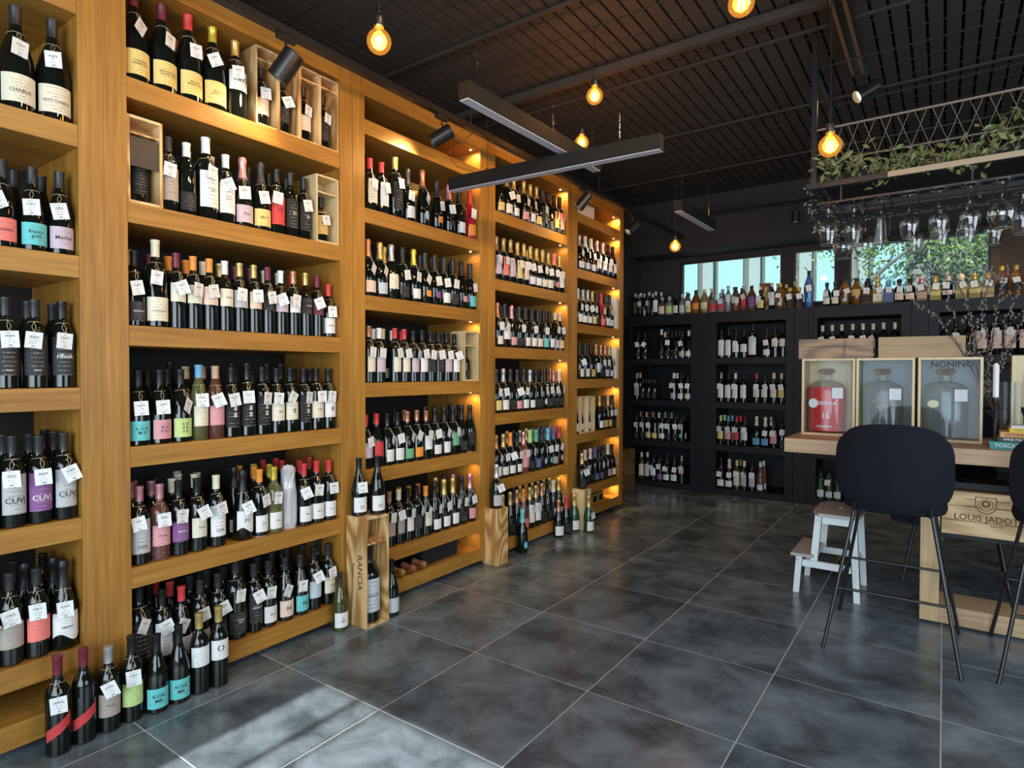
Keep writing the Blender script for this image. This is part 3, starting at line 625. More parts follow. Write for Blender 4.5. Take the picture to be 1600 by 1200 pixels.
# fourth oak bay
fill('779 C g y l;792 C g w l t4;802 C g w l t3;818 C g p l t1;832 C g w l t3;842 C g y l;854 C d d f t1;862 C k k l;871 C k o f t1;880 C k j f t1', 2.465, sh(1, W4), 'y', *B4)
fill('798 C d w l;811 C k w l;825 C g w l', 2.465, sh(1, W4), 'y', *B4, row=1)
fill('777 C g l f t1;788 C g j f t1;799 C g l f;809 C g y f t3;819 C g h f t2;828 C g w l t3;838 C g w l t3;847 C g c l t1;856 C g c l t3;867 C j j o t3;879 C g w f t1', 1.985, sh(2, W4), 'y', *B4)
fill('785 C g w l;797 C g w l;808 C g w l;823 C g w l;835 C y w l;848 C g w l', 1.985, sh(2, W4), 'y', *B4, row=1)
fill('777 C z c l t3;788 C d w m t5;799 C p p l;811 C d k l t3;821 C d c l;833 C d w l t3;843 C d h l;851 C k t l t1;860 C k w l;869 B h l l t1;880 B h y l t3', 1.507, sh(3, W4), 'y', *B4)
fill('783 C d w l;795 C d w l;806 C d w l;817 C d w l;828 C d w l;838 C d w l;857 B h w l', 1.507, sh(3, W4), 'y', *B4, row=1)
fill('777 C d y l t1;790 C s w l t3;801 C d k l;812 C d p l t4;823 C d w l t1;833 C s w l t5;842 C k k l t1;852 C k w o t3;861 C d k l t3;870 C z k l t3;879 C h k l t1', 1.033, sh(4, W4), 'y', *B4)
fill('795 C d w l;807 C d w l;818 C d w l;829 C d w l;848 C z w l;866 C z w l', 1.033, sh(4, W4), 'y', *B4, row=1)
fill('776 C z w l t5;787 C g w l t3;798 C o w l t4;809 C k w l t1;821 C p p f t3 Gi;832 C e k l t1;841 C n u l;850 C d a o t5;860 C t t o t3;869 C u q l t1;881 C r p o t5', .557, sh(5, W4), 'y', *B4)
fill('792 C z w l;804 C k w l;815 C g w l;826 C g w l;838 C n w l;847 C u w l;855 C u w l;865 C v w l', .557, sh(5, W4), 'y', *B4, row=1)
fill('785 C g k l;799 C g k l;810 C z k l t5;823 C o j l Gp;833 C g w f t3;842 C g w f t1;853 C z k l;862 C k k l;870 C c a l;877 C g w l t1', .115, sh(6, W4), 'y', *B4)
fill('803 C k w l;815 C g w l;826 C o w l;838 C g w l;849 C z w l;857 C g w l;868 C g w l', .115, sh(6, W4), 'y', *B4, row=1)
# last oak bay
fill('905 C s w l t5;914 C c w l t3;923 C c w l t3;932 C p w m t1;941 C p w m t1;950 C k w m t3;958 C k w m t3', 2.222, sh(1, W5), 'y', *B5)
fill('904 C s w l t1;912 C s w l t3;920 C s c l t4;928 C g y l t3;936 C d k l;944 C r j l t1 Gr;951 C d w l t5;959 C d a l t1', 1.748, sh(2, W5), 'y', 3.56, 4.33)
fill('905 C d c l t4;914 C d c l t1;923 C k g l;931 C z w m t1;939 C z k l t3;947 C z l l t3;956 C g a l t5', 1.268, sh(3, W5), 'y', 3.56, 4.33)
fill('905 C k w l t1', .79, 'left of boxes on fourth shelf, last bay', 'y', 3.561, 3.652)
fill('939 C g w l;947 C d g l t5;955 C g g l t3;962 C d k l t3', .79, 'fourth shelf right of boxes, last bay', 'y', 3.918, 4.395)
fill('906 C k k l;914 C h k l t1;922 C h k l;930 C u u l t1;938 C k u l t3;946 C d k l t1;954 C c q l;961 C k c l t3', .315, sh(5, W5), 'y', *B5)
# black cabinets
KA, KB, KC, KD = 'corner black cabinet', 'four-shelf black cabinet', 'cabinet behind gift boxes', 'rightmost black cabinet'
def kf(spec, k, name, lo, hi, row=0): fill(spec, [1.488, 1.01, .545, .07][k - 1], sh(k, name), 'x', lo, hi, row=row)
XA, XB, XC, XD = (-.61, .09), (.374, 1.074), (1.364, 2.066), (2.355, 3.055)
kf('997 B k k l t3;1008 B k k l t5;1034 T c k l;1043 T k k l t1;1056 B k k l;1066 B k s l t3;1076 B w w l', 1, KA, *XA)
kf('1039 B h k l;1050 B k k l;1062 B d k l', 1, KA, *XA, row=1)
kf('996 B q q f t4;1005 H k k l;1013 H k k l;1021 H k k l;1053 B w l l t1;1064 B k c l t3;1075 B k c l t1', 2, KA, *XA)
kf('1000 B q w l;1008 H k k l;1017 H k w l;1058 B w w l;1068 B k w l', 2, KA, *XA, row=1)
kf('994 B k k l t2;1004 B k k l t2;1013 B k y l t3;1023 B k y l;1035 B k w l t5;1045 B k k l t1;1055 B k k l t3;1065 B k t s t4', 3, KA, *XA)
kf('1015 B j w l;1020 B h w l;1026 B j w l;1031 B h w l;1036 B n w l;1041 B n w l;1049 B d w l;1059 B d w l', 3, KA, *XA, row=1)
kf('1004 R c c f Go;1012 R c a f;1021 U k w m t3;1031 B k v l t3;1042 C k w l t1;1053 C k w l t1;1065 B s p h t4', 4, KA, *XA)
kf('1128 B k w w t3;1139 B k w w;1149 U k w m t1;1160 U k w m;1172 N k w w t4;1199 U k w l t3;1212 B k c h t4;1223 B k c h', 1, KB, *XB)
kf('1127 B p w f t1;1138 B k w f;1149 B w w f t1;1162 B k w f;1182 B r c m t1;1195 B k w m t4;1209 B c c m t3;1221 B c y m t3', 2, KB, *XB)
kf('1126 B e y m t2;1138 B b p m t4;1151 B r r m t3;1164 B m w m t1;1184 C c b l;1198 C c b l t1;1211 U k p f t1;1222 B k k l t1', 3, KB, *XB)
kf('1132 B e w l;1144 B b w l;1157 B r w l;1205 C s w l', 3, KB, *XB, row=1)
kf('1125 C k w l t1;1138 C h w l t1;1150 B e c f t1 Go;1162 B w s f t4;1175 B k l f t1;1188 R w w l Gp', 4, KB, *XB)
kf('1157 B g w l;1193 R w w l Gp', 4, KB, *XB, row=1)
kf('1285 B c k l t3;1300 B c k l t3;1315 B c k l;1332 B c k l t1;1348 B c k l t3;1364 B c k l t4;1380 B c k l;1398 B c k l', 1, KC, *XC)
kf('1281 B k w l Gn;1294 B k w l Gn t1;1307 B k w l Gn', 4, KC, *XC)
kf('1478 B k k l;1492 B k h f t1;1513 B k k l;1534 N k h f t1;1556 N k h f t2;1579 N k h f t2;1600 N k h f', 1, KD, *XD)
# spirits along the top of the black cabinets, on the sill in front of the windows
SP = '988 S s d f;1001 S s d f t2;1014 S s d f t2;1027 S s w f t1;1040 A s h m Gi;1052 A s e m Gs;1063 H k c m;1073 H s a f Gs;1082 H d y h t1 Ga;1092 L d o m Ga;1103 L c c m Gg;1114 A s r h Gs;1123 A s r h t2 Gs;1132 S s w h Gs;1143 L k c h t2 Gi;1154 S s r f t4 Gi;1165 L k v f Gi;1177 A k y m t1;1209 S h w f t2;1220 L g a s t1 Ga;1233 A y k m t3 Gi;1247 A y k m t3 Gi;1262 L k b s t3 Gb x1.12'
fill(SP, 1.985, 'ledge left of small window', 'x', -.64, 1.33, pos=YB + .07, group='spirits on the black cabinet tops')
SP2 = '1294 H k c l t2;1306 H k c l t2;1319 L d a s t4 Ga;1334 L d g h Ga;1349 Q k k l t1 Gi;1365 Q g c l t4 Gg;1382 Q b u m t1 Gu;1399 A k h l t1;1417 A k h l t2;1437 Q p i l t3 Gi;1461 Q g y s t1 Gg;1481 Q h h s t1 Gk;1502 Q h g s t4 Gg;1523 Q g y s t3 Gg;1546 Q g g s t1 Gs;1567 L y k m t1 Gi;1586 L g k m t3 Ga'
fill(SP2, 1.985, 'ledge under wide window', 'x', 1.40, 3.2, pos=YB + .07, group='spirits on the black cabinet tops')
SP3 = '992 S s w l;1006 S s w l;1020 S s w l;1033 S s w l;1046 A s w l Gs;1076 L s w l Gs;1088 L n w l;1099 L c w l Gs;1110 S h w l Gi;1129 L s w l Gs;1149 S g w l Gi;1160 L k w l;1172 L k w l'
fill(SP3, 1.985, 'ledge left of small window', 'x', -.64, 1.33, row=1, pos=YB + .17, group='spirits on the black cabinet tops')
SP4 = '1216 S g w l Ga;1228 L g w l Ga;1242 S g w l Gi;1323 L k w l Ga;1340 L k w l;1355 L k w l;1370 S g w l Gg'
fill(SP4, 1.985, 'ledge near middle windows', 'x', .9, 3.2, row=1, pos=YB + .17, group='spirits on the black cabinet tops')
# bottles on the floor in front of the oak bays
def fb(T, cap, lab, x, y, H, label, zone='l', z=0, g='k', tagv=None, text=None, turn=-.25, group='bottles standing in front of the oak shelving'):
    return bottle(T, cap, lab, x, y, z, turn, label, group, g, zone, tagv, text, True, H / PROF[T][1])
fb('T', 'm', 'r', -.112, -.232, .338, 'maroon-capped bottle with diagonal red band and tag, nearest floor bottle', 'g', tagv=2)
fb('T', 'm', 'r', -.118, -.152, .333, 'maroon-capped bottle with diagonal red band, second on the floor', 'g')
fb('B', 's', 'q', -.122, -.070, .307, 'silver-capped floor bottle with taupe label and tilted tag', 'm', tagv=4, text=('Cantina|7'.split('|')[0], .007, 0))
fb('B', 'k', 'e', -.125, .010, .319, 'black-capped floor bottle with lime label and hanging tag', 'm', tagv=2)
fb('U', 'k', 't', -.112, .094, .297, 'black-capped floor bottle with turquoise label, left one of two', 'l', text=('KON/MR', .014, 0))
fb('U', 'k', 't', -.112, .178, .304, 'black-capped floor bottle with turquoise label, right one of two', 'l', text=('KON/MR', .014, 0))
fb('B', 'g', 'w', -.112, .262, .327, 'gold-capped floor bottle with plain cream label high on it', 'h')
fb('B', 'g', 'w', -.104, .340, .332, 'gold-capped floor bottle with black ring on its white label', 'h', text=('O', .026, .006))
fb('U', 'd', 'w', -.135, 1.000, .290, 'olive glass bottle with white label on floor beside tall wine box', 'l', g='o', text=('IJ/NR', .011, 0))
fb('U', 'k', 'a', -.062, 1.290, .300, 'dark bottle on floor hidden behind the tall wine box', 'l')
fb('C', 't', 't', -.128, 2.653, .318, 'turquoise-foiled sparkling bottle on floor beside wine box', 'o')
fb('C', 'z', 'w', -.128, 3.170, .300, 'dark sparkling bottle with white label on floor, before sixth shelf', 'l', turn=-.5)
fb('C', 'r', 'k', -.128, 3.290, .307, 'red-foiled sparkling bottle standing on the floor', 'l')
fb('C', 'g', 'w', -.112, 3.400, .310, 'green sparkling bottle with gold foil on floor, left of its twin', 'l', g='n')
fb('C', 'g', 'w', .002, 3.440, .307, 'green sparkling bottle with gold foil on floor, nearest pale box', 'l', g='n', tagv=3)


# ------------------------------------------------------------------ wooden wine boxes
def open_box(x0, x1, y0, y1, z0, z1, label, mat=PINEV, name='wine_box', t=.010, div=None, group=None, slide=False):
    """box lying upright, open towards the room (+x)"""
    b = empty(name, ((x0 + x1) / 2, (y0 + y1) / 2, z0), label, 'box', group)
    obj('side_board', MB().box(x0, x1, y0, y0 + t, z0, z1), mat, b, bevel=.001); obj('side_board', MB().box(x0, x1, y1 - t, y1, z0, z1), mat, b, bevel=.001)
    obj('top_board', MB().box(x0, x1, y0 + t, y1 - t, z1 - t, z1), PINEH if mat is PINEV else mat, b); obj('bottom_board', MB().box(x0, x1, y0 + t, y1 - t, z0, z0 + t), PINEH if mat is PINEV else mat, b)
    obj('back_board', MB().box(x0, x0 + .006, y0 + t, y1 - t, z0 + t, z1 - t), mat, b)
    if div: obj('divider', MB().box(x0 + .006, x1 - .004, y0 + t, y1 - t, div, div + .007), mat, b)
    return b
b1 = open_box(-.165, -.012, 1.067, 1.226, 0, .572, 'tall wooden wine box with one giant bottle, open side towards the room', div=.43)
text_on('lettering', 'RANCIA', .036, (-.060, 1.067, .285), (0, 0, -1), (1, 0, 0), INKB, b1)
text_on('lettering', 'Riserva', .018, (-.112, 1.067, .29), (0, 0, -1), (1, 0, 0), INKB, b1)
bottle('N', 'k', 'a', -.085, 1.1465, .0102, -.3, 'giant dark bottle with grey label inside the tall wooden wine box', None, 'k', 'f', None, ('RANCIA', .012, 0), True, 1.14).scale = (1.22, 1.22, 1.12)
tag(obj('wrapping_paper', MB().lathe([(.012, 0), (.022, .03), (.018, .07), (.026, .1), (.008, .115)], 7, (-.12, 1.115, .4375)), flat('crumpled_paper', (.6, .56, .48), .8, bump=.5), None, True), 'crumpled paper in the top compartment of the tall wine box', 'paper')
fb('U', 'k', 'w', -.118, 1.112, .300, 'left one of two dark bottles with picture labels atop the tall wine box', 'l', z=.5725, tagv=2, text=('Pouilly/Fume', .007, -.012), group='pair of bottles on the wine box')
fb('U', 'k', 'w', -.070, 1.196, .305, 'right one of two dark bottles with picture labels atop the tall wine box', 'l', z=.5725, text=('Pouilly/Fume', .007, -.012), group='pair of bottles on the wine box')
tag(obj('price_card', MB().box(-.03, -.014, 1.085, 1.145, .5725, .5735), papermat('w')), 'white card lying on top of the tall wine box', 'card')
b2 = empty('wine_box', (-.137, 2.337, 0), 'closed pine wine box with swirling grain standing on the floor', 'box')
for n_, bx in (('front_board', (-.203, -.074, 2.275, 2.284, 0, .388)), ('side_board', (-.083, -.074, 2.2842, 2.391, 0, .388)), ('side_board', (-.203, -.194, 2.2842, 2.391, 0, .388)), ('back_board', (-.203, -.074, 2.3912, 2.4, 0, .388)), ('lid', (-.1938, -.0832, 2.2842, 2.391, .379, .387))):
    obj(n_, MB().box(*bx), PINEV, b2, bevel=.001)
text_on('lettering', 'CASTIGLION', .017, (-.074, 2.375, .25), (0, 0, -1), (0, 1, 0), INKB, b2)
text_on('lettering', 'DOC', .02, (-.074, 2.335, .235), (0, 0, -1), (0, 1, 0), INKB, b2)
text_on('lettering', 'RISERVA', .012, (-.187, 2.275, .33), (0, 0, -1), (1, 0, 0), INKB, b2)
fb('C', 's', 's', -.130, 2.337, .300, 'silver-foiled sparkling bottle standing on the closed pine wine box', 'l', z=.3885, tagv=4)
b3 = open_box(-.165, -.045, 3.452, 3.569, 0, .341, 'pale wooden box on the floor under a gold-foiled bottle', PALE)
fb('C', 'g', 'k', -.105, 3.515, .300, 'dark gold-foiled bottle on top of the pale wooden floor box', 'l', z=.3415, tagv=4, g='k')
b4 = empty('wooden_case', (-.6, 5.5, 0), 'brown wooden case on the floor between oak bays and black cabinets', 'box')
for k in range(3): obj('board', MB().box(-.571, -.561, 5.33 + k * .10, 5.428 + k * .10, .0, .437), WALN, b4)
obj('end_board', MB().box(-.70, -.5712, 5.33, 5.34, 0, .437), WALN, b4); obj('end_board', MB().box(-.70, -.5712, 5.618, 5.628, 0, .437), WALN, b4); obj('lid', MB().box(-.70, -.5712, 5.34, 5.618, .43, .4369), WALN, b4)
# boxed bottles on the shelves
yb = [solve_y(u, -.19, 2.6) for u in (391, 427, 463, 497, 531)]
yb = [min(a, 1.044 - .115 * (4 - i)) if i else a for i, a in enumerate(yb)]; yb = [1.0455 - .1165 * (4 - i) for i in range(5)]
for i, (lc, nm, tg) in enumerate((('h', 'orange-labelled', 2), ('k', 'unlabelled dark', 4), ('c', 'cream-labelled', 1), ('k', 'black-labelled', 1))):
    open_box(-.315, -.187, yb[i] + .0005, yb[i + 1] - .0005, 2.4652, 2.825, '%s open pine box on top shelf of second oak bay' % ('leftmost', 'second', 'third', 'rightmost')[i], div=2.765, t=.0085, group='open wine boxes on the top shelf')
    bottle('B', 'k', lc, -.245, (yb[i] + yb[i + 1]) / 2, 2.474, 0, '%s bottle inside the %s pine box, second oak bay' % (nm, ('leftmost', 'second', 'third', 'rightmost')[i]), 'bottles inside the open wine boxes', 'k', 'm' if i != 3 else 'f', tg, None, True, .9)
open_box(-.31, -.187, .038, .170, 1.9852, 2.325, 'wooden gift box with black card at left of second shelf, second oak bay', PINEV, div=2.255, t=.011)
bottle('B', 'k', 'k', -.255, .104, 1.9963, 0, 'dark bottle in the gift box with black card, second shelf', None, 'k', 'f', None, None, True, .8)
tag(obj('black_card', MB().box(-.1935, -.1915, .052, .156, 2.13, 2.245), flat('black_card', (.03, .028, .026), .5)), 'black card across the front of the gift box', 'card')
open_box(-.31, -.187, .905, 1.044, 1.9852, 2.325, 'pale open box at right end of second shelf, second oak bay', PALE, div=2.235, t=.0095)
bottle('D', 'k', 'g', -.245, .975, 1.995, 0, 'gold-labelled bottle inside the pale box at right of second shelf', None, 'k', 'f', 3, ('BLANC', .009, 0), True, .85)
open_box(-.31, -.19, 2.065, 2.215, 1.2682, 1.60, 'pale open box at right end of third shelf, middle oak bay', PALE, div=1.50)
bottle('D', 'k', 'k', -.25, 2.14, 1.2784, 0, 'small dark bottle inside the pale box, middle oak bay', None, 'k', 'l', None, None, False, .78)
y_ = [3.655]
for i in range(2):
    a = y_[0] + i * .13; open_box(-.31, -.19, a, a + .128, .7902, 1.115, '%s pale open box on fourth shelf, last oak bay' % ('left', 'right')[i], PALE, group='pale boxes in the last oak bay')
    bottle('C', 'k', 'w', -.25, a + .064, .8003, 0, 'dark bottle inside the %s pale box, last oak bay' % ('left', 'right')[i], 'boxed bottles in the last oak bay', 'k', 'l', 1 if i else None, None, False, .85)
WCARD = flat('white_card', (.75, .70, .62), .7)
for k in range(2):
    o = empty('carton', (-.26, 3.72, 2.7 + k * .055), '%s long white carton in the top cubby of the last oak bay' % ('lower', 'upper')[k], 'carton', 'white cartons in the top cubby')
    obj('box_body', MB().box(-.33, -.20, 3.575, 3.90, 2.7002 + k * .056, 2.740 + k * .056), WCARD, o); obj('lid', MB().box(-.331, -.199, 3.574, 3.901, 2.7405 + k * .056, 2.7555 + k * .056), WCARD, o)
for z in (1.748, 1.268): tag(obj('white_carton', MB().box(-.30, -.19, 4.345, 4.385, z + .0003, z + .30), WCARD, bevel=.001), 'slim white carton at right end of %s bottle shelf, last oak bay' % ('second' if z > 1.5 else 'third'), 'carton', 'slim white cartons in the last oak bay')
DK = flat('black_carton', (.012, .013, .016), .45); GC = flat('gold_carton', (.45, .30, .06), .5)
o = empty('black_carton', (-.27, 1.86, .12), 'long black carton at the bottom of the middle oak bay', 'carton'); obj('box_body', MB().box(-.32, -.225, 1.705, 2.03, .1202, .205), DK, o); obj('lid', MB().box(-.321, -.224, 1.704, 2.031, .2052, .2245), DK, o)
o = empty('black_carton', (-.3, 3.7, .12), 'black carton at the bottom of the last oak bay', 'carton'); obj('box_body', MB().box(-.36, -.21, 3.60, 3.88, .1202, .20), DK, o); obj('lid', MB().box(-.361, -.209, 3.599, 3.881, .2002, .215), DK, o)
for k in range(2):
    o = empty('gold_carton', (-.3, 3.96 + k * .13, .12), '%s gold carton at the bottom of the last oak bay' % ('left', 'right')[k], 'carton', 'gold cartons in the last oak bay'); obj('box_body', MB().box(-.36, -.21, 3.90 + k * .115, 4.01 + k * .115, .1202, .205), DK if k < 0 else GC, o)
    obj('band', MB().box(-.2095, -.2085, 3.915 + k * .115, 3.995 + k * .115, .135, .19), DK, o)
for k, (c, y, n_) in enumerate((('g', 1.475, 'gold'), ('z', 1.565, 'copper'), ('z', 1.655, 'rose copper'))):
    root = link('sparkling_wine_bottle', body_mesh('C', 'k', 16), None, (-.468, y, .1202 + .0436), (0, PI / 2, -.02))
    tag(root, '%s-foiled bottle lying on its side at the bottom of the middle bay' % n_, 'bottle', 'bottles lying on their side'); link('capsule', cap_mesh('C', c, 16), root)
o = empty('gift_carton', (-.32, solve_y(622, -.32, 2.4), 2.222), 'gold gift carton behind champagne, top shelf of the middle bay', 'carton', 'gift cartons in the middle bay')
GCA = flat('gold_foil_card', (.62, .45, .16), .3, metal=.6)
for k, uu in enumerate((618, 641)):
    if k: o = empty('gift_carton', (-.32, solve_y(uu, -.40, 2.4), 2.222), 'olive gift carton behind champagne, top shelf of the middle bay', 'carton', 'gift cartons in the middle bay')
    yy = solve_y(uu, -.40, 2.4); obj('box_body', MB().box(-.45, -.35, yy - .05, yy + .05, 2.2222, 2.52), GCA if not k else flat('olive_foil_card', (.25, .2, .1), .4), o); obj('band', MB().box(-.3495, -.348, yy - .05, yy + .05, 2.45, 2.475), GOLD, o)
for (cx_, cy_, cz_, w_) in ((-.215, .60, .557, 'fifth shelf of the second oak bay'), (-.21, 2.13, .79, 'fourth shelf of the middle oak bay'), (.80, YB + .03, 1.488, 'top shelf of the four-shelf black cabinet'), (.80, YB + .03, .545, 'third shelf of the four-shelf black cabinet')):
    tag(obj('price_card', MB().box(cx_ - .018, cx_ + .018, cy_ - .022, cy_ + .022, cz_ + .0003, cz_ + .001), papermat('w')), 'loose white price card lying on the ' + w_, 'card')
# bottle wrapped in plastic
y = WRAP[0]; mb = MB(); rr = random.Random(5); nn = 18
for j, (r, z) in enumerate([(.036, 0), (.040, .03), (.041, .1), (.042, .16), (.040, .20), (.036, .235), (.034, .262), (.036, .285), (.02, .30)]):
    for i in range(nn): a = 2 * PI * i / nn; q = r * (1 + rr.uniform(-.10, .06)); mb.v.append((-.243 + q * math.cos(a), y + q * math.sin(a), .557 + z + (.012 * math.sin(a * 3) if j > 5 else 0)))
for j in range(8):
    for i in range(nn): i2 = (i + 1) % nn; mb.f.append((j * nn + i, j * nn + i2, (j + 1) * nn + i2, (j + 1) * nn + i))
mb.f.append(tuple(range(nn))[::-1]); mb.f.append(tuple(range(8 * nn, 9 * nn)))
tag(obj('wrapped_bottle', mb, flat('crinkled_plastic', (.50, .50, .52), .28, coat=.5)), 'bottle wrapped in crinkled silvery plastic on fifth shelf, second oak bay', 'bottle')
# gift box with sun rays on the spirits ledge
xg0, xg1 = solve_x(1183, YB + .03, 2.1), solve_x(1198, YB + .03, 2.1)
RED = flat('brown_red_card', (.20, .06, .03), .5); YEL = flat('yellow_ray_print', (.80, .62, .22), .5)
o = empty('gift_carton', ((xg0 + xg1) / 2, YB + .08, 1.985), 'gift carton printed with yellow sun rays on the spirits ledge', 'carton')
obj('box_body', MB().box(xg0, xg1, YB + .125, YB + .22, 1.9852, 2.275), RED, o)
mb = MB(); cx_ = xg0 + .01
for k in range(7):
    a0 = math.radians(8 + k * 13); a1 = a0 + math.radians(6); L = .10 if k < 2 else .25
    def rp(a, L): return (min(xg1, cx_ + L * math.cos(a)), YB + .1245, min(2.27, 1.99 + L * math.sin(a)))
    mb.quad(rp(a0, .01), rp(a0, L), rp(a1, L), rp(a1, .012))
obj('sun_rays', mb, YEL, o)

# ------------------------------------------------------------------ wooden counter
ct = empty('counter', (2.9, 3.2, 0), 'pale oak counter on a plank frame behind the bar stools', 'counter')
obj('counter_top', MB().box(1.62, 4.3, 2.87, 3.62, .855, .937), OAKX, ct, bevel=.002)
obj('leg', MB().box(2.301, 2.386, 2.87, 3.12, .012, .855), OAKXV, ct, bevel=.0015); obj('leg', MB().box(4.0, 4.085, 2.87, 3.12, .012, .855), OAKXV, ct, bevel=.0015)
obj('bottom_board', MB().box(2.3865, 3.9995, 2.871, 3.12, .012, .105), OAKX, ct, bevel=.0015)
obj('plinth', MB().box(2.33, 4.05, 2.90, 3.10, 0, .012), BLACKP, ct)
obj('shelf', MB().box(2.3865, 3.9995, 2.90, 3.12, .462, .488), BLACKP, ct); obj('shelf', MB().box(2.3865, 3.9995, 2.90, 3.12, .725, .757), BLACKP, ct)
obj('back_board', MB().box(2.3865, 3.9995, 3.121, 3.13, .488, .725), BLACKP, ct)
cr_ = empty('wine_crate', (2.65, 2.98, .488), 'long wooden wine crate with burnt crest under the counter', 'crate')
for k in range(3): obj('board', MB().box(2.392, 2.93, 2.878, 2.888, .4885 + k * .0745 + (.0015 if k else 0), .4885 + (k + 1) * .0745 if k else .5275 + .034), PINEH, cr_, bevel=.001)
obj('end_board', MB().box(2.392, 2.402, 2.8885, 3.11, .4885, .712), PINEH, cr_); obj('end_board', MB().box(2.92, 2.93, 2.8885, 3.11, .4885, .712), PINEH, cr_); obj('lid', MB().box(2.4025, 2.9195, 2.8885, 3.11, .703, .712), PINEH, cr_)
text_on('lettering', 'LOUIS JADOT', .031, (2.575, 2.878, .582), (1, 0, 0), (0, 0, 1), INKB, cr_); text_on('lettering', 'BEAUNE', .010, (2.62, 2.878, .548), (1, 0, 0), (0, 0, 1), INKB, cr_)
mb = MB()
def ring(mb, c, r0, r1, y, n=24, a0=0, a1=2 * PI, sz=1):
    for i in range(n):
        a, b = a0 + (a1 - a0) * i / n, a0 + (a1 - a0) * (i + 1) / n
        mb.quad((c[0] + r0 * math.cos(a), y, c[1] + r0 * sz * math.sin(a)), (c[0] + r0 * math.cos(b), y, c[1] + r0 * sz * math.sin(b)), (c[0] + r1 * math.cos(b), y, c[1] + r1 * sz * math.sin(b)), (c[0] + r1 * math.cos(a), y, c[1] + r1 * sz * math.sin(a)))
ring(mb, (2.575, .655), .040, .044, 2.8773, a0=PI, a1=2 * PI, sz=1.05); ring(mb, (2.575, .655), .028, .031, 2.8773); ring(mb, (2.575, .66), .010, .018, 2.8773)
for x in (2.485, 2.62): mb.box(x, x + .05, 2.8770, 2.8775, .640, .643).box(x, x + .05, 2.8770, 2.8775, .675, .678)
mb.box(2.531, 2.619, 2.8770, 2.8775, .690, .694).box(2.531, 2.535, 2.8770, 2.8775, .655, .692).box(2.615, 2.619, 2.8770, 2.8775, .655, .692)
obj('crest', mb, INKB, cr_)
ap = MB(); 
for i in range(9):
    for j in range(7): ap.v.append((2.165 + i * .016, 2.885 + .010 * math.sin(i * 1.3 + j * .3), .853 - j * .055 - (i * .0016 if j == 6 else 0)))
for i in range(8):
    for j in range(6): b = i * 7 + j; ap.f.append((b, b + 7, b + 8, b + 1))
o = obj('apron', ap, FABRIC); sm = o.modifiers.new('thick', 'SOLIDIFY'); sm.thickness = .004; tag(o, 'dark cloth hanging below the counter behind the nearest bar stool', 'cloth')

# framed display boxes with big carafes
def display_box(x0, x1, y, label, liquid, kind):
    z0, z1, d, t = .9373, 1.4145, .20, .013
    b = empty('display_box', ((x0 + x1) / 2, y, z0), label, 'box', 'glass-fronted display boxes on the counter')
    obj('side_board', MB().box(x0, x0 + t, y, y + d, z0, z1), PALE, b); obj('side_board', MB().box(x1 - t, x1, y, y + d, z0, z1), PALE, b)
    obj('top_board', MB().box(x0 + t, x1 - t, y, y + d, z1 - t, z1), PALE, b); obj('bottom_board', MB().box(x0 + t, x1 - t, y, y + d, z0, z0 + t), PALE, b)
    obj('back_board', MB().box(x0 + t, x1 - t, y + d - .006, y + d, z0 + t, z1 - t), flat('display_back', (.15, .17, .18), .4) if kind else PALE, b)
    obj('glass_front', MB().box(x0 + t, x1 - t, y + .004, y + .006, z0 + t, z1 - t), BOXGL, b)
    cx = (x0 + x1) / 2 - .02; cy = y + .105; zb = z0 + t + .0005
    pr = [(.080, 0), (.088, .01), (.089, .265), (.083, .295), (.060, .318), (.026, .33), (.024, .352), (.030, .354), (.030, .36)]
    lb = {0: 'huge carafe of red spirit inside the left display box', 1: 'huge clear carafe inside the middle display box', 2: 'huge carafe inside the right display box'}[kind]
    cf = link('carafe', MB().lathe(pr, 28).mesh('carafe', thin_glass('carafe_glass', (.94, .95, .94), .03, mx=.7) if 'carafe_glass' not in MATS else MATS['carafe_glass'], True), None, (cx, cy, zb)); cf.scale = (1.24, 1, 1); tag(cf, lb, 'carafe', 'carafes in the display boxes')
    if liquid: link('liquid', MB().lathe([(.078, .006), (.085, .012), (.0855, .255), (.078, .285)], 28).mesh('liquid', flat('carafe_liquid_%d' % kind, liquid, .25, spec=.15), True), cf)
    link('stopper', MB().lathe([(.020, .361), (.022, .368), (.036, .374), (.040, .386), (.032, .40), (.012, .404)], 24).mesh('stopper', GOLD, True), cf)
    tg = link('price_tag', MB().box(-.001, .001, -.024, .024, -.033, .033).mesh('price_tag', papermat('w')), cf, (.058, -.094, .25), (0, 0, PI / 2 + .2)); me = tg.data; ul = me.uv_layers.new(name='UVMap')
    link('string', MB().tube([(.058, -.094, .28), (.03, -.05, .31), (.02, -.02, .325)], .0012, 5).mesh('string', STR), tg, (-.058, .094, -.25)).matrix_parent_inverse = Matrix()
    return b, cf, cx, cy, zb
b, cf, cx, cy, zb = display_box(1.660, 1.955, 3.18, 'left glass-fronted display box holding a huge red carafe', (.80, .018, .012), 0)
link('hang_label', MB().lathe([(.0215, 0), (.0215, .0015)], 20, M=Matrix.Translation((-.05, -.097, .185)) @ Matrix.Rotation(PI / 2, 4, 'X') @ Matrix.Scale(1.35, 4, (0, 1, 0))).mesh('hang_label', papermat('w')), cf)
text_on('lettering', 'RISERVA', .022, (.0, -.0905, .185), (1, 0, 0), (0, 0, 1), INKW, cf, True); text_on('lettering', '15', .03, (.005, -.0905, .105), (1, 0, 0), (0, 0, 1), INKW, cf, True); text_on('lettering', 'GRAPPA', .014, (.0, -.0905, .04), (1, 0, 0), (0, 0, 1), INKW, cf, True)
b, cf, cx, cy, zb = display_box(1.961, 2.257, 3.18, 'middle glass-fronted display box holding a huge clear carafe', None, 1)
tr = MB(); rr = random.Random(2)
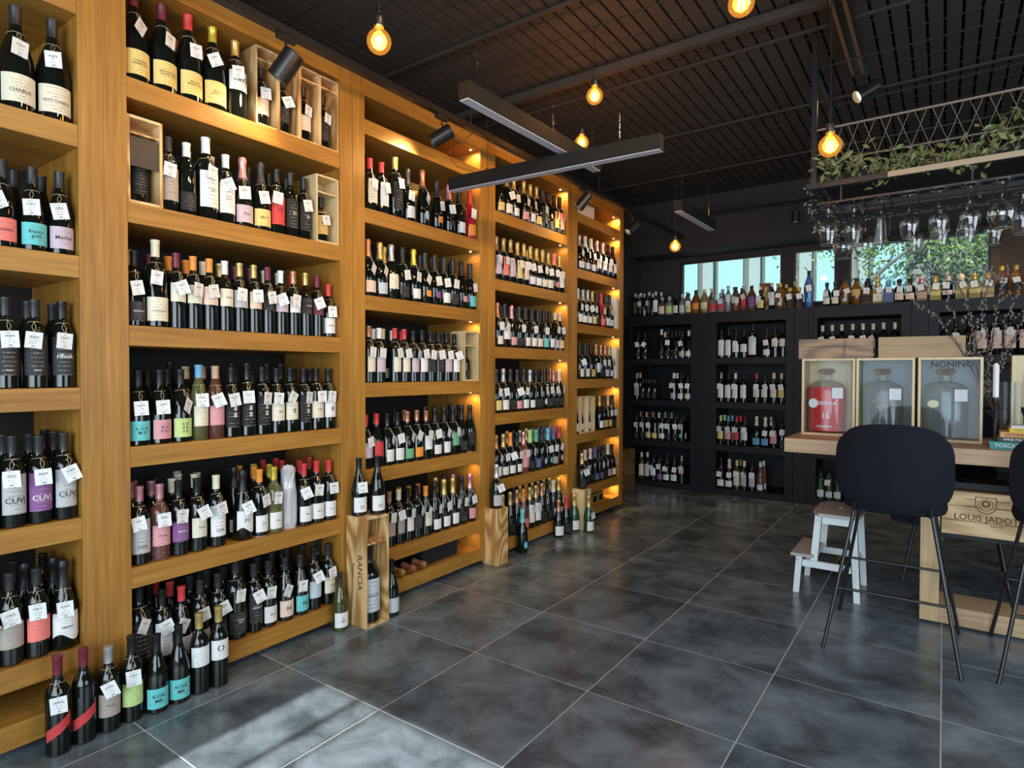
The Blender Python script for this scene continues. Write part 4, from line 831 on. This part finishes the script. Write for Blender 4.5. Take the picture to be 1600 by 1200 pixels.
for k in range(70):
    a = rr.uniform(0, 2 * PI); r = .052 * rr.random() ** .5; p = Vector((.018 + r * math.cos(a), -.0925, .205 + r * math.sin(a))); s_ = rr.uniform(.004, .009); th = rr.uniform(0, PI)
    dx, dz = math.cos(th) * s_, math.sin(th) * s_; tr.quad((p.x - dx, p.y, p.z - dz), (p.x - dz * .5, p.y, p.z + dx * .5), (p.x + dx, p.y, p.z + dz), (p.x + dz * .5, p.y, p.z - dx * .5))
tr.box(.014, .022, -.0927, -.0923, .10, .19); obj('tree_emblem', tr, flat('brown_silver_print', (.42, .30, .24), .4), cf, local=True)
b, cf, cx, cy, zb = display_box(2.272, 2.569, 3.18, 'right glass-fronted display box nearest the candle', None, 2)
text_on('lettering', 'NONINO', .034, (2.43, 3.1805, 1.374), (1, 0, 0), (0, 0, 1), INK, b)
link('round_seal', MB().lathe([(.022, 0), (.022, .0012)], 20, M=Matrix.Translation((-.045, -.096, .20)) @ Matrix.Rotation(PI / 2, 4, 'X')).mesh('round_seal', flat('pale_yellow_seal', (.75, .68, .38), .5)), cf)
# gift boxes lying on top
def gift(x0, x1, y, rz, label, mat, txt, d=.11):
    g = empty('gift_box', ((x0 + x1) / 2, y + d / 2, 1.4148), label, 'box', 'long gift boxes on the display boxes', rz); L = (x1 - x0) / 2
    obj('box_body', MB().box(-L, L, -d / 2, d / 2, 0, .075), mat, g, bevel=.001, local=True); obj('lid', MB().box(-L - .0006, L + .0006, -d / 2 - .0006, d / 2 + .0006, .0755, .124), mat, g, bevel=.001, local=True)
    text_on('lettering', txt, .022, (.05, -d / 2 - .0005, .062), (1, 0, 0) if mat is not WALN else (0, 0, 1), (0, 0, 1) if mat is not WALN else (-1, 0, 0), INKB if mat is WALN else flat('tone_print', (.33, .23, .12), .8), g, True)
gift(1.628, 2.038, 3.225, .10, 'dark grained wooden gift box lying on the left display boxes', WALN, 'Friulano')
gift(2.066, 2.486, 3.222, .10, 'plain brown card gift box lying on the right display boxes', KRAFT, 'J. Selosse')

# candles, vase with budding branches, books, wooden board
def candle(x, y, zb, h, label):
    c = empty('candle_holder', (x, y, zb), label, 'candle', 'candles on the counter')
    obj('holder', MB().lathe([(.035, 0), (.035, .006), (.008, .012), (.009, h * .5), (.010, h), (.020, h + .02), (.020, h + .045), (.012, h + .045)], 20, (x, y, zb)), METAL, c, True)
    obj('candle', MB().lathe([(.0135, h + .04), (.0135, h + .215), (.006, h + .228)], 16, (x, y, zb)), WAX, c, True)
candle(2.620, 3.12, .9373, .215, 'tall white candle in black holder right of the display boxes')
candle(2.745, 3.13, .9373, .165, 'white candle in black holder by the right edge of the photo')
vs = empty('vase', (2.70, 3.30, .9373), 'clear glass vase holding budding branches on the counter', 'vase')
obj('vase_body', MB().lathe([(.05, 0), (.055, .004), (.055, .34), (.052, .34), (.052, .01), (.0, .01)], 24, (2.70, 3.30, .9373), cap=False), BOXGL, vs, True)
wb_ = empty('wooden_board', (2.86, 3.38, .9373), 'upright pale wooden box behind the candle at right edge', 'box')
obj('front_panel', MB().box(2.705, 3.02, 3.40, 3.412, .9373, 1.425), PALE, wb_); obj('side_panel', MB().box(2.705, 2.717, 3.4125, 3.5, .9373, 1.425), PALE, wb_); obj('top_panel', MB().box(2.7175, 3.02, 3.4125, 3.5, 1.413, 1.425), PALE, wb_)
rr = random.Random(11)
BR = [[(1480 + 60, 620, 3.3), (1530, 560, 3.3), (1510, 470, 3.28), (1490, 432, 3.26), (1455, 424, 3.25)], [(1542, 610, 3.3), (1552, 520, 3.3), (1560, 460, 3.3), (1577, 410, 3.32)], [(1545, 610, 3.3), (1580, 540, 3.3), (1605, 480, 3.3)],
      [(1540, 620, 3.3), (1522, 560, 3.25), (1520, 530, 3.22), (1535, 490, 3.2)], [(1538, 615, 3.3), (1510, 560, 3.22), (1470, 500, 3.15), (1425, 468, 3.1), ], [(1546, 620, 3.3), (1566, 560, 3.32), (1570, 500, 3.36), (1598, 440, 3.4)], [(1540, 600, 3.3), (1545, 540, 3.34), (1533, 480, 3.36), (1548, 430, 3.38)]]
br = empty('budding_branches', (2.70, 3.30, .96), 'bare dark branches with pale fuzzy buds in the glass vase', 'branch')
def ray_at(u, v, y):
    d = RT * ((u - 800) / FPX) - UP * ((v - 600) / FPX) + _f; return Vector((CX, CY, CZ)) + d * ((y - CY) / d.y)
buds = MB()
for pts in BR:
    P_ = [Vector((2.70, 3.30, .96))] + [ray_at(*p) for p in pts]; n_ = len(P_)
    obj('branch', MB().tube(P_, [.005 - .0036 * i / (n_ - 1) for i in range(n_)], 6), BARK, br, True)
    for a, b in zip(P_[1:], P_[2:]):
        k = int((b - a).length / .013)
        for i in range(k):
            p = a.lerp(b, i / k) + Vector((rr.uniform(-1, 1), rr.uniform(-1, 1), rr.uniform(-1, 1))) * .011; buds.lathe([(.001, -.008), (.0045, -.003), (.0045, .003), (.001, .008)], 5, p)
    for i in range(3):
        a = P_[2].lerp(P_[-1], rr.random()); q = a + Vector((rr.uniform(-.08, .08), rr.uniform(-.03, .03), rr.uniform(.02, .11))); obj('branch', MB().tube([a, (a + q) / 2 + Vector((.01, 0, 0)), q], [.002, .0016, .0008], 5), BARK, br)
        for j in range(5): buds.lathe([(.001, -.008), (.005, -.003), (.005, .003), (.001, .008)], 5, a.lerp(q, .2 + j * .18) + Vector((rr.uniform(-.008, .008), 0, 0)))
o = obj('buds', buds, CATK, br, True); o['kind'] = 'stuff'
BK = [('teal', (.03, .30, .32), .038, .0, 2.590, 2.90, 'TOSCANA', (.8, .8, .7)), ('black', (.03, .03, .035), .024, .0, 2.625, 2.90, 'WINE FOLLY', (.9, .88, .8)), ('orange', (.80, .36, .11), .026, .0, 2.632, 2.90, 'NATURAL WINE', (.08, .05, .04)),
      ('yellow', (.80, .62, .04), .022, .0, 2.668, 2.90, 'VINO', (.4, .3, .05)), ('white', (.75, .74, .72), .013, .0, 2.675, 2.90, None, None)]
z = .9373
for nm, c, h, _, x0, x1, tx, tcx in BK:
    bk = empty('book', ((x0 + x1) / 2, 3.04, z), '%s book in the pile on the counter, by right edge of photo' % {'teal': 'thick teal', 'black': 'black', 'orange': 'orange', 'yellow': 'yellow', 'white': 'thin white'}[nm], 'book', 'pile of books on the counter')
    cm = flat('book_cover_' + nm, c, .45); y0 = 2.955; d = .14 if nm != 'teal' else .15
    if nm == 'teal': y0 = 2.945
    obj('cover', MB().box(x0, x1, y0, y0 + .003, z + .0002, z + h - .0002).box(x0, x1, y0 + .003, y0 + d, z + .0002, z + .003).box(x0, x1, y0 + .003, y0 + d, z + h - .003, z + h - .0002), cm, bk)
    obj('pages', MB().box(x0 + .003, x1 - .003, y0 + .0032, y0 + d - .003, z + .0032, z + h - .0032), flat('paper_pages', (.75, .73, .66), .8), bk)
    if tx:
        v, f = text_pts(tx, h * .5); wd = max(a for a, b in v); text_on('lettering', tx, h * .5, (x0 + .018 + wd, y0, z + h / 2), (1, 0, 0), (0, 0, 1), flat('spine_print_' + nm, tcx, .6), bk)
    z += h

# ------------------------------------------------------------------ bar stools
def stool(x, y, rz, label):
    s = empty('bar_stool', (x, y, 0), label, 'stool', 'black bar stools round the counter', rz)
    # backrest: rounded rectangle shell curved round the sitter, facing +y
    mb = MB(); nu, nv = 22, 12; W, H, zc = .238, .200, .890
    def P(u_, v_, off):
        e = 4.2; k = (abs(u_) ** e + abs(v_) ** e) ** (1 / e) if (u_ or v_) else 1; m_ = max(abs(u_), abs(v_)) / k if k else 1
        X = u_ * W * m_; Z = zc + v_ * H * m_ - .03 * (u_ ** 2) * (1 if v_ > 0 else -.3); Y = -.258 + .085 * (X / W) ** 2 + .03 * ((zc + H - Z) / .4) ** 2
        ed = 1 - max(abs(u_), abs(v_)) ** 6; return (X, Y + off * (.004 + .022 * ed), Z)
    for side in (-1, 1):
        b0 = len(mb.v)
        for j in range(nv + 1):
            for i in range(nu + 1): mb.v.append(P(-1 + 2 * i / nu, -1 + 2 * j / nv, side))
        for j in range(nv):
            for i in range(nu):
                q = b0 + j * (nu + 1) + i; mb.f.append((q, q + 1, q + nu + 2, q + nu + 1) if side < 0 else (q, q + nu + 1, q + nu + 2, q + 1))
    per = [i for i in range(nu + 1)] + [j * (nu + 1) + nu for j in range(1, nv + 1)] + [nv * (nu + 1) + i for i in range(nu - 1, -1, -1)] + [j * (nu + 1) for j in range(nv - 1, 0, -1)]
    o_ = (nu + 1) * (nv + 1)
    for a, b in zip(per, per[1:] + per[:1]): mb.f.append((a, a + o_, b + o_, b))
    me = mb.mesh('backrest', FABRIC, True); link('backrest', me, s)
    se = MB(); n_ = 28
    for zz, k in ((.665, .90), (.672, .97), (.69, 1), (.712, .98), (.722, .90), (.724, .4)):
        for i in range(n_):
            a = 2 * PI * i / n_; ca, sa = math.cos(a), math.sin(a); r_ = 1 / (abs(ca) ** 3.2 + abs(sa) ** 3.2) ** (1 / 3.2); se.v.append((.215 * k * r_ * ca, -.005 + .20 * k * r_ * sa, zz))
    for j in range(5):
        for i in range(n_): i2 = (i + 1) % n_; se.f.append((j * n_ + i, j * n_ + i2, (j + 1) * n_ + i2, (j + 1) * n_ + i))
    se.f.append(tuple(range(n_))[::-1]); se.f.append(tuple(range(5 * n_, 6 * n_))); link('seat', se.mesh('seat', FABRIC, True), s)
    top = {}
    for sx in (-1, 1):
        for sy in (-1, 1):
            a = Vector((sx * .155, sy * .150, .672)); b = Vector((sx * .268, sy * .288, .003)); top[sx, sy] = (a, b)
            l = link('leg', MB().tube([a, b], .0085, 12).mesh('leg', METAL, True), s); link('foot_cap', MB().tube([b, b + Vector((sx * .0005, sy * .0005, -.003))], .0095, 12).mesh('foot_cap', DK, True), l)
    def at(k, z): a, b = top[k]; t = (a.z - z) / (a.z - b.z); return a.lerp(b, t)
    for ks, z in ((((-1, -1), (1, -1)), .288), (((-1, 1), (1, 1)), .322)): link('footrest', MB().tube([at(ks[0], z), at(ks[1], z)], .0065, 10).mesh('footrest', METAL, True), s)
    for sx in (-1, 1): link('footrest', MB().tube([at((sx, -1), .30), at((sx, 1), .30)], .0065, 10).mesh('footrest', METAL, True), s)
    for sx in (-1, 1): link('back_strut', MB().tube([(sx * .14, -.14, .668), (sx * .15, -.215, .675), (sx * .15, -.235, .72)], .007, 10).mesh('back_strut', METAL, True), s)
    return s
stool(2.202, 2.502, 0, 'navy-black bar stool nearest the step stool, seen from behind')
stool(2.868, 2.561, 0, 'navy-black bar stool cut by the right edge of the photo')
stool(2.462, 3.86, PI, 'bar stool on the far side of the counter, only legs visible')

# ------------------------------------------------------------------ white step stool
ss = empty('step_stool', (1.84, 3.14, 0), 'white wooden step stool with two steps left of the bar stools', 'stool')
def plank(name, pts, y0, y1, mat, par, bev=.0015):
    """prism: outline in the x-z plane extruded along y"""
    mb = MB(); n = len(pts)
    for y in (y0, y1): mb.v += [(p[0], y, p[1]) for p in pts]
    mb.f.append(tuple(range(n))); mb.f.append(tuple(range(n, 2 * n))[::-1])
    for i in range(n): j = (i + 1) % n; mb.f.append((i, i + n, j + n, j))
    return obj(name, mb, mat, par, bevel=bev)
for ya in (2.945, 3.315):
    yb_ = ya + .022
    plank('leg', [(1.662, 0), (1.695, 0), (1.712, .222), (1.678, .222)], ya, yb_, WHITEP, ss)
    plank('leg', [(1.752, .20), (1.790, .20), (1.812, .478), (1.776, .478)], ya + (.0225 if ya < 3 else -.0225), yb_ + (.0225 if ya < 3 else -.0225), WHITEP, ss)
    plank('leg', [(1.985, 0), (2.018, 0), (1.996, .478), (1.958, .478)], ya, yb_, WHITEP, ss)
    plank('rail', [(1.7105, .165), (1.9705, .165), (1.9665, .205), (1.7135, .205)], ya + .002, yb_ - .002, WHITEP, ss)
    plank('rail', [(1.815, .435), (1.9595, .435), (1.958, .476), (1.818, .476)], ya + .004, yb_ - .004, WHITEP, ss)
    for x, z in ((1.688, .200), (1.793, .445), (1.990, .185)):
        obj('screw', MB().lathe([(.006, 0), (.006, .002)], 12, M=Matrix.Translation((x, ya - .0003 if ya < 3 else yb_ + .0023, z)) @ Matrix.Rotation(PI / 2, 4, 'X')), CHROME, ss)
obj('cross_rail', MB().box(1.972, 1.988, 2.9675, 3.3145, .17, .205), WHITEP, ss); obj('cross_rail', MB().box(1.775, 1.785, 2.9905, 3.2915, .215, .24), WHITEP, ss)
o = obj('step', MB().box(1.648, 1.7735, 2.935, 3.347, .2222, .240), GREYW, ss, bevel=.003)
hole = []
mb = MB(); x0, x1, y0, y1, z0, z1 = 1.760, 2.012, 2.930, 3.352, .4782, .498
n_ = 16; cxh, cyh = 1.886, 3.141; out = []; inn = []
for i in range(n_):
    a = 2 * PI * i / n_; ca, sa = math.cos(a), math.sin(a); k = min((x1 - x0) / 2 / abs(ca) if abs(ca) > 1e-6 else 9, (y1 - y0) / 2 / abs(sa) if abs(sa) > 1e-6 else 9); out.append((cxh + ca * k, cyh + sa * k)); inn.append((cxh + ca * .018, cyh + sa * .045))
for z in (z0, z1): mb.v += [(p[0], p[1], z) for p in out] + [(p[0], p[1], z) for p in inn]
for i in range(n_):
    j = (i + 1) % n_
    mb.f += [(i, j, j + n_, i + n_)[::-1], (2 * n_ + i, 2 * n_ + j, 3 * n_ + j, 3 * n_ + i), (i, j, j + 2 * n_, i + 2 * n_), (n_ + i, n_ + j, 3 * n_ + j, 3 * n_ + i)[::-1]]
obj('step', mb, GREYW, ss)

# ------------------------------------------------------------------ hanging glass rack with vines
rk = empty('glass_rack', (2.9, 3.2, 3.29), 'black metal rack hung from the ceiling above the counter', 'rack')
def bar(name, a, b, t, mat=METAL, par=rk): return obj(name, MB().box(min(a[0], b[0]) - t, max(a[0], b[0]) + t, min(a[1], b[1]) - t, max(a[1], b[1]) + t, min(a[2], b[2]) - t, max(a[2], b[2]) + t), mat, par)
for y in (2.9, 3.5):
    for x in (1.762, 3.9): bar('post', (x, y, 2.425), (x, y, 3.29), .014)
    bar('rail', (1.777, y, 2.733), (3.885, y, 2.733), .005, WIRE); bar('rail', (1.777, y, 3.09), (3.885, y, 3.09), .004)
    bar('rail', (1.748, y, 2.41), (3.914, y, 2.41), .0145)
for x in (1.762, 3.9): bar('cross_rail', (x, 2.915, 2.41), (x, 3.485, 2.41), .012); bar('cross_rail', (x, 2.915, 3.09), (x, 3.485, 3.09), .010)
for k in range(16):
    x = 1.86 + k * .127
    for s_ in (-.022, .022): bar('glass_rail', (x + s_, 2.915, 2.3015), (x + s_, 3.485, 2.3015), .0035)
for y in (2.92, 3.2, 3.48): bar('glass_rail_support', (1.79, y, 2.3115), (3.87, y, 2.3115), .006)
for x in (1.9, 2.5, 3.3):
    for y in (2.92, 3.48): bar('hanger', (x, y, 2.318), (x, y, 2.395), .004)
obj('planter_board', MB().box(1.80, 3.88, 2.918, 3.48, 2.426, 2.436), BLACKP, rk)
obj('brass_strip', MB().box(2.13, 3.88, 2.880, 2.885, 2.395, 2.425), flat('tan_strip', (.42, .33, .2), .4), rk)
for k in range(15):
    for s_ in (-1, 1):
        x = 1.80 + k * .079
        a, b = Vector((x, 2.9 + s_ * .002, 2.437)), Vector((x + s_ * .105, 2.9 + s_ * .002, 2.727))
        if 1.775 < b.x < 3.0: obj('mesh_wire', MB().tube([a, b], .0016, 4), WIRE, rk)
rr = random.Random(21)
def vine(name, pts, label, leaf, n, s, spread, grp='vines trailing along the glass rack'):
    t = empty(name, pts[0], label, 'plant', grp); P_ = [Vector(p) for p in pts]
    obj('stem', MB().tube(P_, .0025, 5), BARK, t, True); mb = MB()
    for _ in range(n):
        k = rr.random() * (len(P_) - 1); i = int(k); c = P_[i].lerp(P_[min(i + 1, len(P_) - 1)], k - i) + Vector((rr.gauss(0, 1) * spread[0], rr.gauss(0, 1) * spread[1], rr.gauss(0, 1) * spread[2]))
        a = Vector((rr.uniform(-1, 1), rr.uniform(-1, 1), rr.uniform(-1, .4))).normalized(); b = a.cross(Vector((rr.uniform(-1, 1), rr.uniform(-1, 1), rr.uniform(-1, 1)))).normalized(); q = s * rr.uniform(.6, 1.25); nrm = a.cross(b) * q * .18
        o = len(mb.v); mb.v += [tuple(c - a * q), tuple(c - a * q * .1 - b * q * .42 + nrm), tuple(c + a * q), tuple(c - a * q * .1 + b * q * .42 + nrm), tuple(c - a * q * .1)]; mb.f += [(o, o + 1, o + 4), (o + 1, o + 2, o + 4), (o + 2, o + 3, o + 4), (o + 3, o, o + 4)]
    f = obj('leaves', mb, leaf, t); f['kind'] = 'stuff'; return t
vine('trailing_vine', [(1.80, 2.93, 2.60), (1.84, 2.93, 2.50), (1.95, 2.93, 2.53), (2.05, 2.95, 2.46), (2.15, 2.95, 2.47)], 'yellow-green leafy vine lit by the bulb at the rack corner', LEAF, 210, .026, (.035, .03, .05))
vine('trailing_vine', [(2.12, 2.97, 2.48), (2.25, 2.96, 2.50), (2.40, 2.95, 2.47), (2.50, 2.94, 2.45)], 'green leafy vine in the middle of the hanging rack', LEAF, 170, .026, (.04, .03, .035))
vine('trailing_vine', [(2.45, 2.93, 2.42), (2.55, 2.93, 2.50), (2.68, 2.94, 2.54), (2.80, 2.95, 2.62), (2.95, 2.95, 2.58)], 'green leafy vine at the right end of the hanging rack', LEAF, 200, .028, (.04, .03, .045))
vine('eucalyptus_sprig', [(1.735, 3.10, 2.50), (1.715, 3.10, 2.44), (1.72, 3.10, 2.30), (1.76, 3.10, 2.20)], 'grey-green sprig hanging off the left end of the rack', LEAFG, 60, .016, (.018, .015, .03))
vine('eucalyptus_sprig', [(1.80, 3.42, 2.42), (1.82, 3.42, 2.30), (1.85, 3.42, 2.20)], 'grey-green sprig hanging among the wine glasses', LEAFG, 40, .016, (.018, .015, .03))

# wine glasses hanging upside down (z measured down from the foot)
GP = {'wine': [(.036, 0), (.034, -.003), (.006, -.008), (.004, -.02), (.004, -.085), (.012, -.10), (.034, -.128), (.039, -.155), (.035, -.19), (.026, -.222)],
      'balloon': [(.038, 0), (.036, -.003), (.006, -.008), (.004, -.02), (.004, -.075), (.018, -.09), (.045, -.12), (.053, -.15), (.047, -.185), (.031, -.222)],
      'flute': [(.032, 0), (.030, -.003), (.006, -.008), (.004, -.02), (.0045, -.07), (.015, -.09), (.022, -.13), (.027, -.18), (.030, -.22)],
      'martini': [(.036, 0), (.034, -.003), (.005, -.008), (.004, -.02), (.004, -.11), (.008, -.118), (.055, -.165)],
      'goblet': [(.036, 0), (.034, -.003), (.010, -.008), (.008, -.05), (.03, -.075), (.041, -.11), (.040, -.15), (.030, -.20)]}
def smooth(p):
    o = list(p[:3])
    q = [Vector(a) for a in p[2:]]
    for i in range(len(q) - 1):
        a, b, c, d = q[max(i - 1, 0)], q[i], q[i + 1], q[min(i + 2, len(q) - 1)]
        for t in (.25, .5, .75, 1): o.append(tuple(.5 * (2 * b + (c - a) * t + (2 * a - 5 * b + 4 * c - d) * t * t + (3 * b - a - 3 * c + d) * t ** 3)))
    return [(max(.003, r), z) for r, z in o]
GP = {k: smooth(p) for k, p in GP.items()}
GM = {k: MB().lathe(p, 32, cap=False).mesh('bowl', CLEAR, True) for k, p in GP.items()}
RIM = {k: MB().tube([(p[-1][0] * math.cos(i * PI / 12), p[-1][0] * math.sin(i * PI / 12), p[-1][1]) for i in range(25)], .0011, 5, False).mesh('rim', flat('glass_edge', (.38, .39, .38), .1, spec=.9), True) for k, p in GP.items()}
FT = {k: MB().tube([(p[0][0] * math.cos(i * PI / 12), p[0][0] * math.sin(i * PI / 12), 0) for i in range(25)], .0011, 5, False).mesh('foot_rim', MATS['glass_edge'], True) for k, p in GP.items()}
GLS = [(1294, 3.02, 'goblet', 'amber-tinted goblet at the left end of the rack'), (1318, 3.42, 'balloon', 'balloon glass hanging furthest left in the rear row'), (1334, 3.10, 'goblet', 'goblet second from left in the front row'),
       (1352, 3.42, 'balloon', 'balloon glass second from left in the rear row'), (1377, 3.0, 'flute', 'flared flute hanging under the vine'), (1390, 3.42, 'martini', 'martini glass hanging in the rear row'),
       (1421, 2.95, 'wine', 'stemmed wine glass right of the flute, front row'), (1429, 3.42, 'wine', 'wine glass right of the martini glass, rear row'), (1467, 2.95, 'wine', 'stemmed wine glass in the middle of the front row'), (1469, 3.42, 'goblet', 'goblet below the middle wine glass, rear row'),
       (1516, 2.95, 'wine', 'stemmed wine glass left of the balloon glass, front row'), (1510, 3.42, 'goblet', 'goblet third from right, rear row'), (1566, 2.95, 'balloon', 'balloon glass hanging in the front row at right'), (1553, 3.42, 'wine', 'wine glass half hidden behind the right balloon glass'), (1598, 3.3, 'goblet', 'goblet cut by the right edge of the photo')]
for u, y, k, lb in GLS:
    x = solve_x(u, y, 2.2); g = link('wine_glass', GM[k], None, (x, y, 2.308)); g.scale = (1.2, 1.2, 1.1); tag(g, lb, 'glass', 'glasses hanging upside down from the rack'); link('rim', RIM[k], g); link('foot_rim', FT[k], g)

# ------------------------------------------------------------------ lighting fixtures
def bulb(x, y, z, label, power, r=.0475):
    b = empty('pendant_bulb', (x, y, z), label, 'lamp', 'amber filament pendant bulbs')
    obj('bulb_glass', MB().lathe([(.012, r + .012), (.016, r + .002)] + [(r * math.sin(a), r * math.cos(a)) for a in [i * PI / 14 for i in range(3, 14)]] + [(.001, -r)], 24, (x, y, z), cap=False), AMBER, b, True)
    obj('socket', MB().lathe([(.015, r + .005), (.018, r + .012), (.018, r + .045), (.008, r + .055)], 20, (x, y, z)), METAL, b, True)
    obj('socket_ring', MB().lathe([(.019, r + .006), (.021, r + .010), (.019, r + .014)], 20, (x, y, z)), GOLD, b, True)
    obj('cord', MB().tube([(x, y, z + r + .05), (x, y, 3.30)], .0025, 8), METAL, b, True)
    mb = MB()
    for k in range(6): a = k * PI / 3; mb.tube([(x + .009 * math.cos(a), y + .009 * math.sin(a), z + .02), (x + .013 * math.cos(a + .3), y + .013 * math.sin(a + .3), z - .024)], .0022, 5)
    obj('filament', mb, FIL, b, True); lamp('bulb_light', 'POINT', (x, y, z), power, (1, .60, .24), b, shadow_soft_size=.04)
bulb(.579, .628, 2.617, 'large amber bulb nearest the oak shelving', 9); bulb(1.763, 1.327, 2.697, 'amber bulb cut by the top edge of the photo', 5); bulb(.749, 2.097, 2.904, 'bright bulb above the linear lamps', 6)
bulb(.383, 2.609, 2.876, 'amber bulb just above the crossing of the linear lamps', 5); bulb(1.976, 1.957, 2.317, 'large amber bulb in front of the vine rack', 6); bulb(.468, 4.136, 2.428, 'small bulb glowing near the far corner', 5)
def linear(x0, y0, x1, y1, z, label, wires):
    L = math.hypot(x1 - x0, y1 - y0); a = math.atan2(y1 - y0, x1 - x0); c = ((x0 + x1) / 2, (y0 + y1) / 2, z); t = empty('linear_lamp', c, label, 'lamp', 'long black linear pendant lamps', a)
    obj('housing', MB().box(-L / 2, L / 2, -.03, .03, .004, .082), HOUS, t, local=True, bevel=.001); obj('diffuser', MB().box(-L / 2 + .004, L / 2 - .004, -.025, .025, 0, .004), OPAL, t, local=True)
    for k in wires: obj('wire', MB().tube([(L * k, 0, .082), (L * k, 0, 3.30 - z)], .0012, 6), CHROME, t, local=True); obj('wire_clip', MB().lathe([(.005, .082), (.005, .10), (.002, .105)], 10, (L * k, 0, 0)), CHROME, t, True, local=True)
linear(.628, 1.08, .66, 2.30, 2.545, 'long linear lamp pointing away from the camera', (-.42, .1, .45)); linear(-.125, 1.86, 1.215, 1.94, 2.45, 'linear lamp crossing in front of the oak shelves', (-.3, .33))
linear(.86, 3.13, .875, 3.85, 2.455, 'short linear lamp near the back windows', (-.4, .4))
def spot(p, aim, label, power, r=.042, L=.135, color=(1, .72, .42), size=70, top=None, lit=None):
    t = empty('track_spotlight', p, label, 'lamp', 'black track spotlights'); d = (Vector(aim) - Vector(p)).normalized(); q = d.to_track_quat('-Z', 'Y').to_matrix().to_4x4(); M = Matrix.Translation(p) @ q
    obj('lamp_head', MB().lathe([(r * .9, L / 2), (r, L / 2 - .004), (r, -L / 2), (r * .9, -L / 2), (r * .86, -L / 2 + .03)], 28, M=M), METAL, t, True)
    obj('lens', MB().lathe([(r * .84, -L / 2 + .029), (r * .84, -L / 2 + .031)], 24, M=M), flat('lit_lens', (1, .9, .7), .5, emit=(1, .75, .42), es=lit or 5), t)
    zt = top or 2.815; back = M @ Vector((0, 0, L * .25)); obj('arm', MB().tube([(back.x, back.y, back.z), (p[0], p[1], p[2] + r + .03), (p[0], p[1], zt - .02)], .006, 10), METAL, t, True)
    obj('adapter', MB().box(p[0] - .012, p[0] + .012, p[1] - .045, p[1] + .045, zt - .024, zt - .001), METAL, t)
    if power:
        o = lamp('spot_light', 'SPOT', tuple(Vector(p) + d * (L / 2 + .004)), power, color, t, spot_size=math.radians(size), spot_blend=.9, shadow_soft_size=.03); o.rotation_euler = d.to_track_quat('-Z', 'Y').to_euler()
tk = empty('lighting_track', (0, 2, 2.83), 'black lighting track running along the oak shelving', 'track')
obj('track', MB().box(-.018, .018, -2.5, 5.6, 2.815, 2.85), METAL, tk)
for y in (-1.5, .2, 1.9, 3.6, 5.2): obj('suspension_rod', MB().tube([(0, y, 2.85), (0, y, 3.30)], .004, 8), METAL, tk, True)
spot((0, .61, 2.683), (-.45, .35, 2.0), 'track spotlight nearest the camera, over the pine boxes', 9, r=.048, size=95)
spot((0, 1.632, 2.696), (-.5, 1.25, 2.3), 'track spotlight before the empty top cubby', 9, size=95)
spot((0, 3.337, 2.71), (-.5, 3.0, 2.0), 'track spotlight before the white cartons', 9, size=90)
spot((0, 4.279, 2.687), (-.35, 3.9, 2.2), 'track spotlight past the end of the oak shelving', 14, r=.038, size=70)
tk2 = empty('lighting_track', (1.94, 1.8, 3.2), 'ceiling track lit orange above the glass rack', 'track')
for x in (1.905, 1.96): obj('track_rail', MB().box(x - .007, x + .007, .0, 3.36, 3.19, 3.215), flat('warm_lit_rail', (.25, .13, .07), .35, metal=.5), tk2)  # orange in the colour stands for warm light reflected by the rails
obj('track_base', MB().box(1.89, 1.975, .0, 3.36, 3.216, 3.262), METAL, tk2)
spot((1.985, 3.29, 3.05), tuple(Vector((1.985, 3.29, 3.05)) - RT * .85 - UP * .5 + _f * .06), 'spotlight above the vine rack with its lens lit', 5, top=3.19, color=(1, .8, .5), lit=12)
for k_, (y_s, ty, n_s) in enumerate(((.25, .1, 'nearest the camera'), (1.0, 1.5, 'in the middle'), (1.75, 2.9, 'furthest in'))): spot((1.93, y_s, 3.05), (-.18, ty, 1.75), 'added unseen spotlight %s, brightening the oak shelving' % n_s, 42, top=3.19, size=88, color=(1, .70, .36))  # extra spots out of view, added to light the oak bays warmly
tk3 = empty('lighting_track', (1.2, 5.45, 3.05), 'black track near the windows', 'track'); obj('track', MB().box(.1, 3.4, 5.48, 5.52, 3.03, 3.065), METAL, tk3)
for x in (.3, 1.8, 3.2): obj('suspension_rod', MB().tube([(x, 5.5, 3.065), (x, 5.5, 3.30)], .004, 8), METAL, tk3, True)
spot((1.182, 5.5, 2.87), (1.182, 5.501, 2.0), 'small downlight hanging before the windows', 6, r=.036, L=.11, top=3.03, lit=14)
spot((2.62, 5.5, 2.87), (2.62, 5.7, 1.9), 'downlight hidden behind the hanging glasses, over the right spirits', 16, r=.036, L=.11, top=3.03, size=100)
spot((1.75, 5.5, 2.87), (1.75, 5.7, 1.9), 'downlight behind the vine, over the middle spirits', 10, r=.036, L=.11, top=3.03, size=100)
o = tag(obj('hanging_cable', MB().tube([(.0, 1.93, 2.815), (-.05, 1.86, 2.74), (-.10, 1.80, 2.66), (-.08, 1.86, 2.60), (-.02, 1.95, 2.58), (.03, 1.93, 2.535)], .0025, 6), METAL, None, True), 'thin black cable drooping beside the track spotlight', 'cable')
print('bottles', NB, 'objects', len(bpy.data.objects))
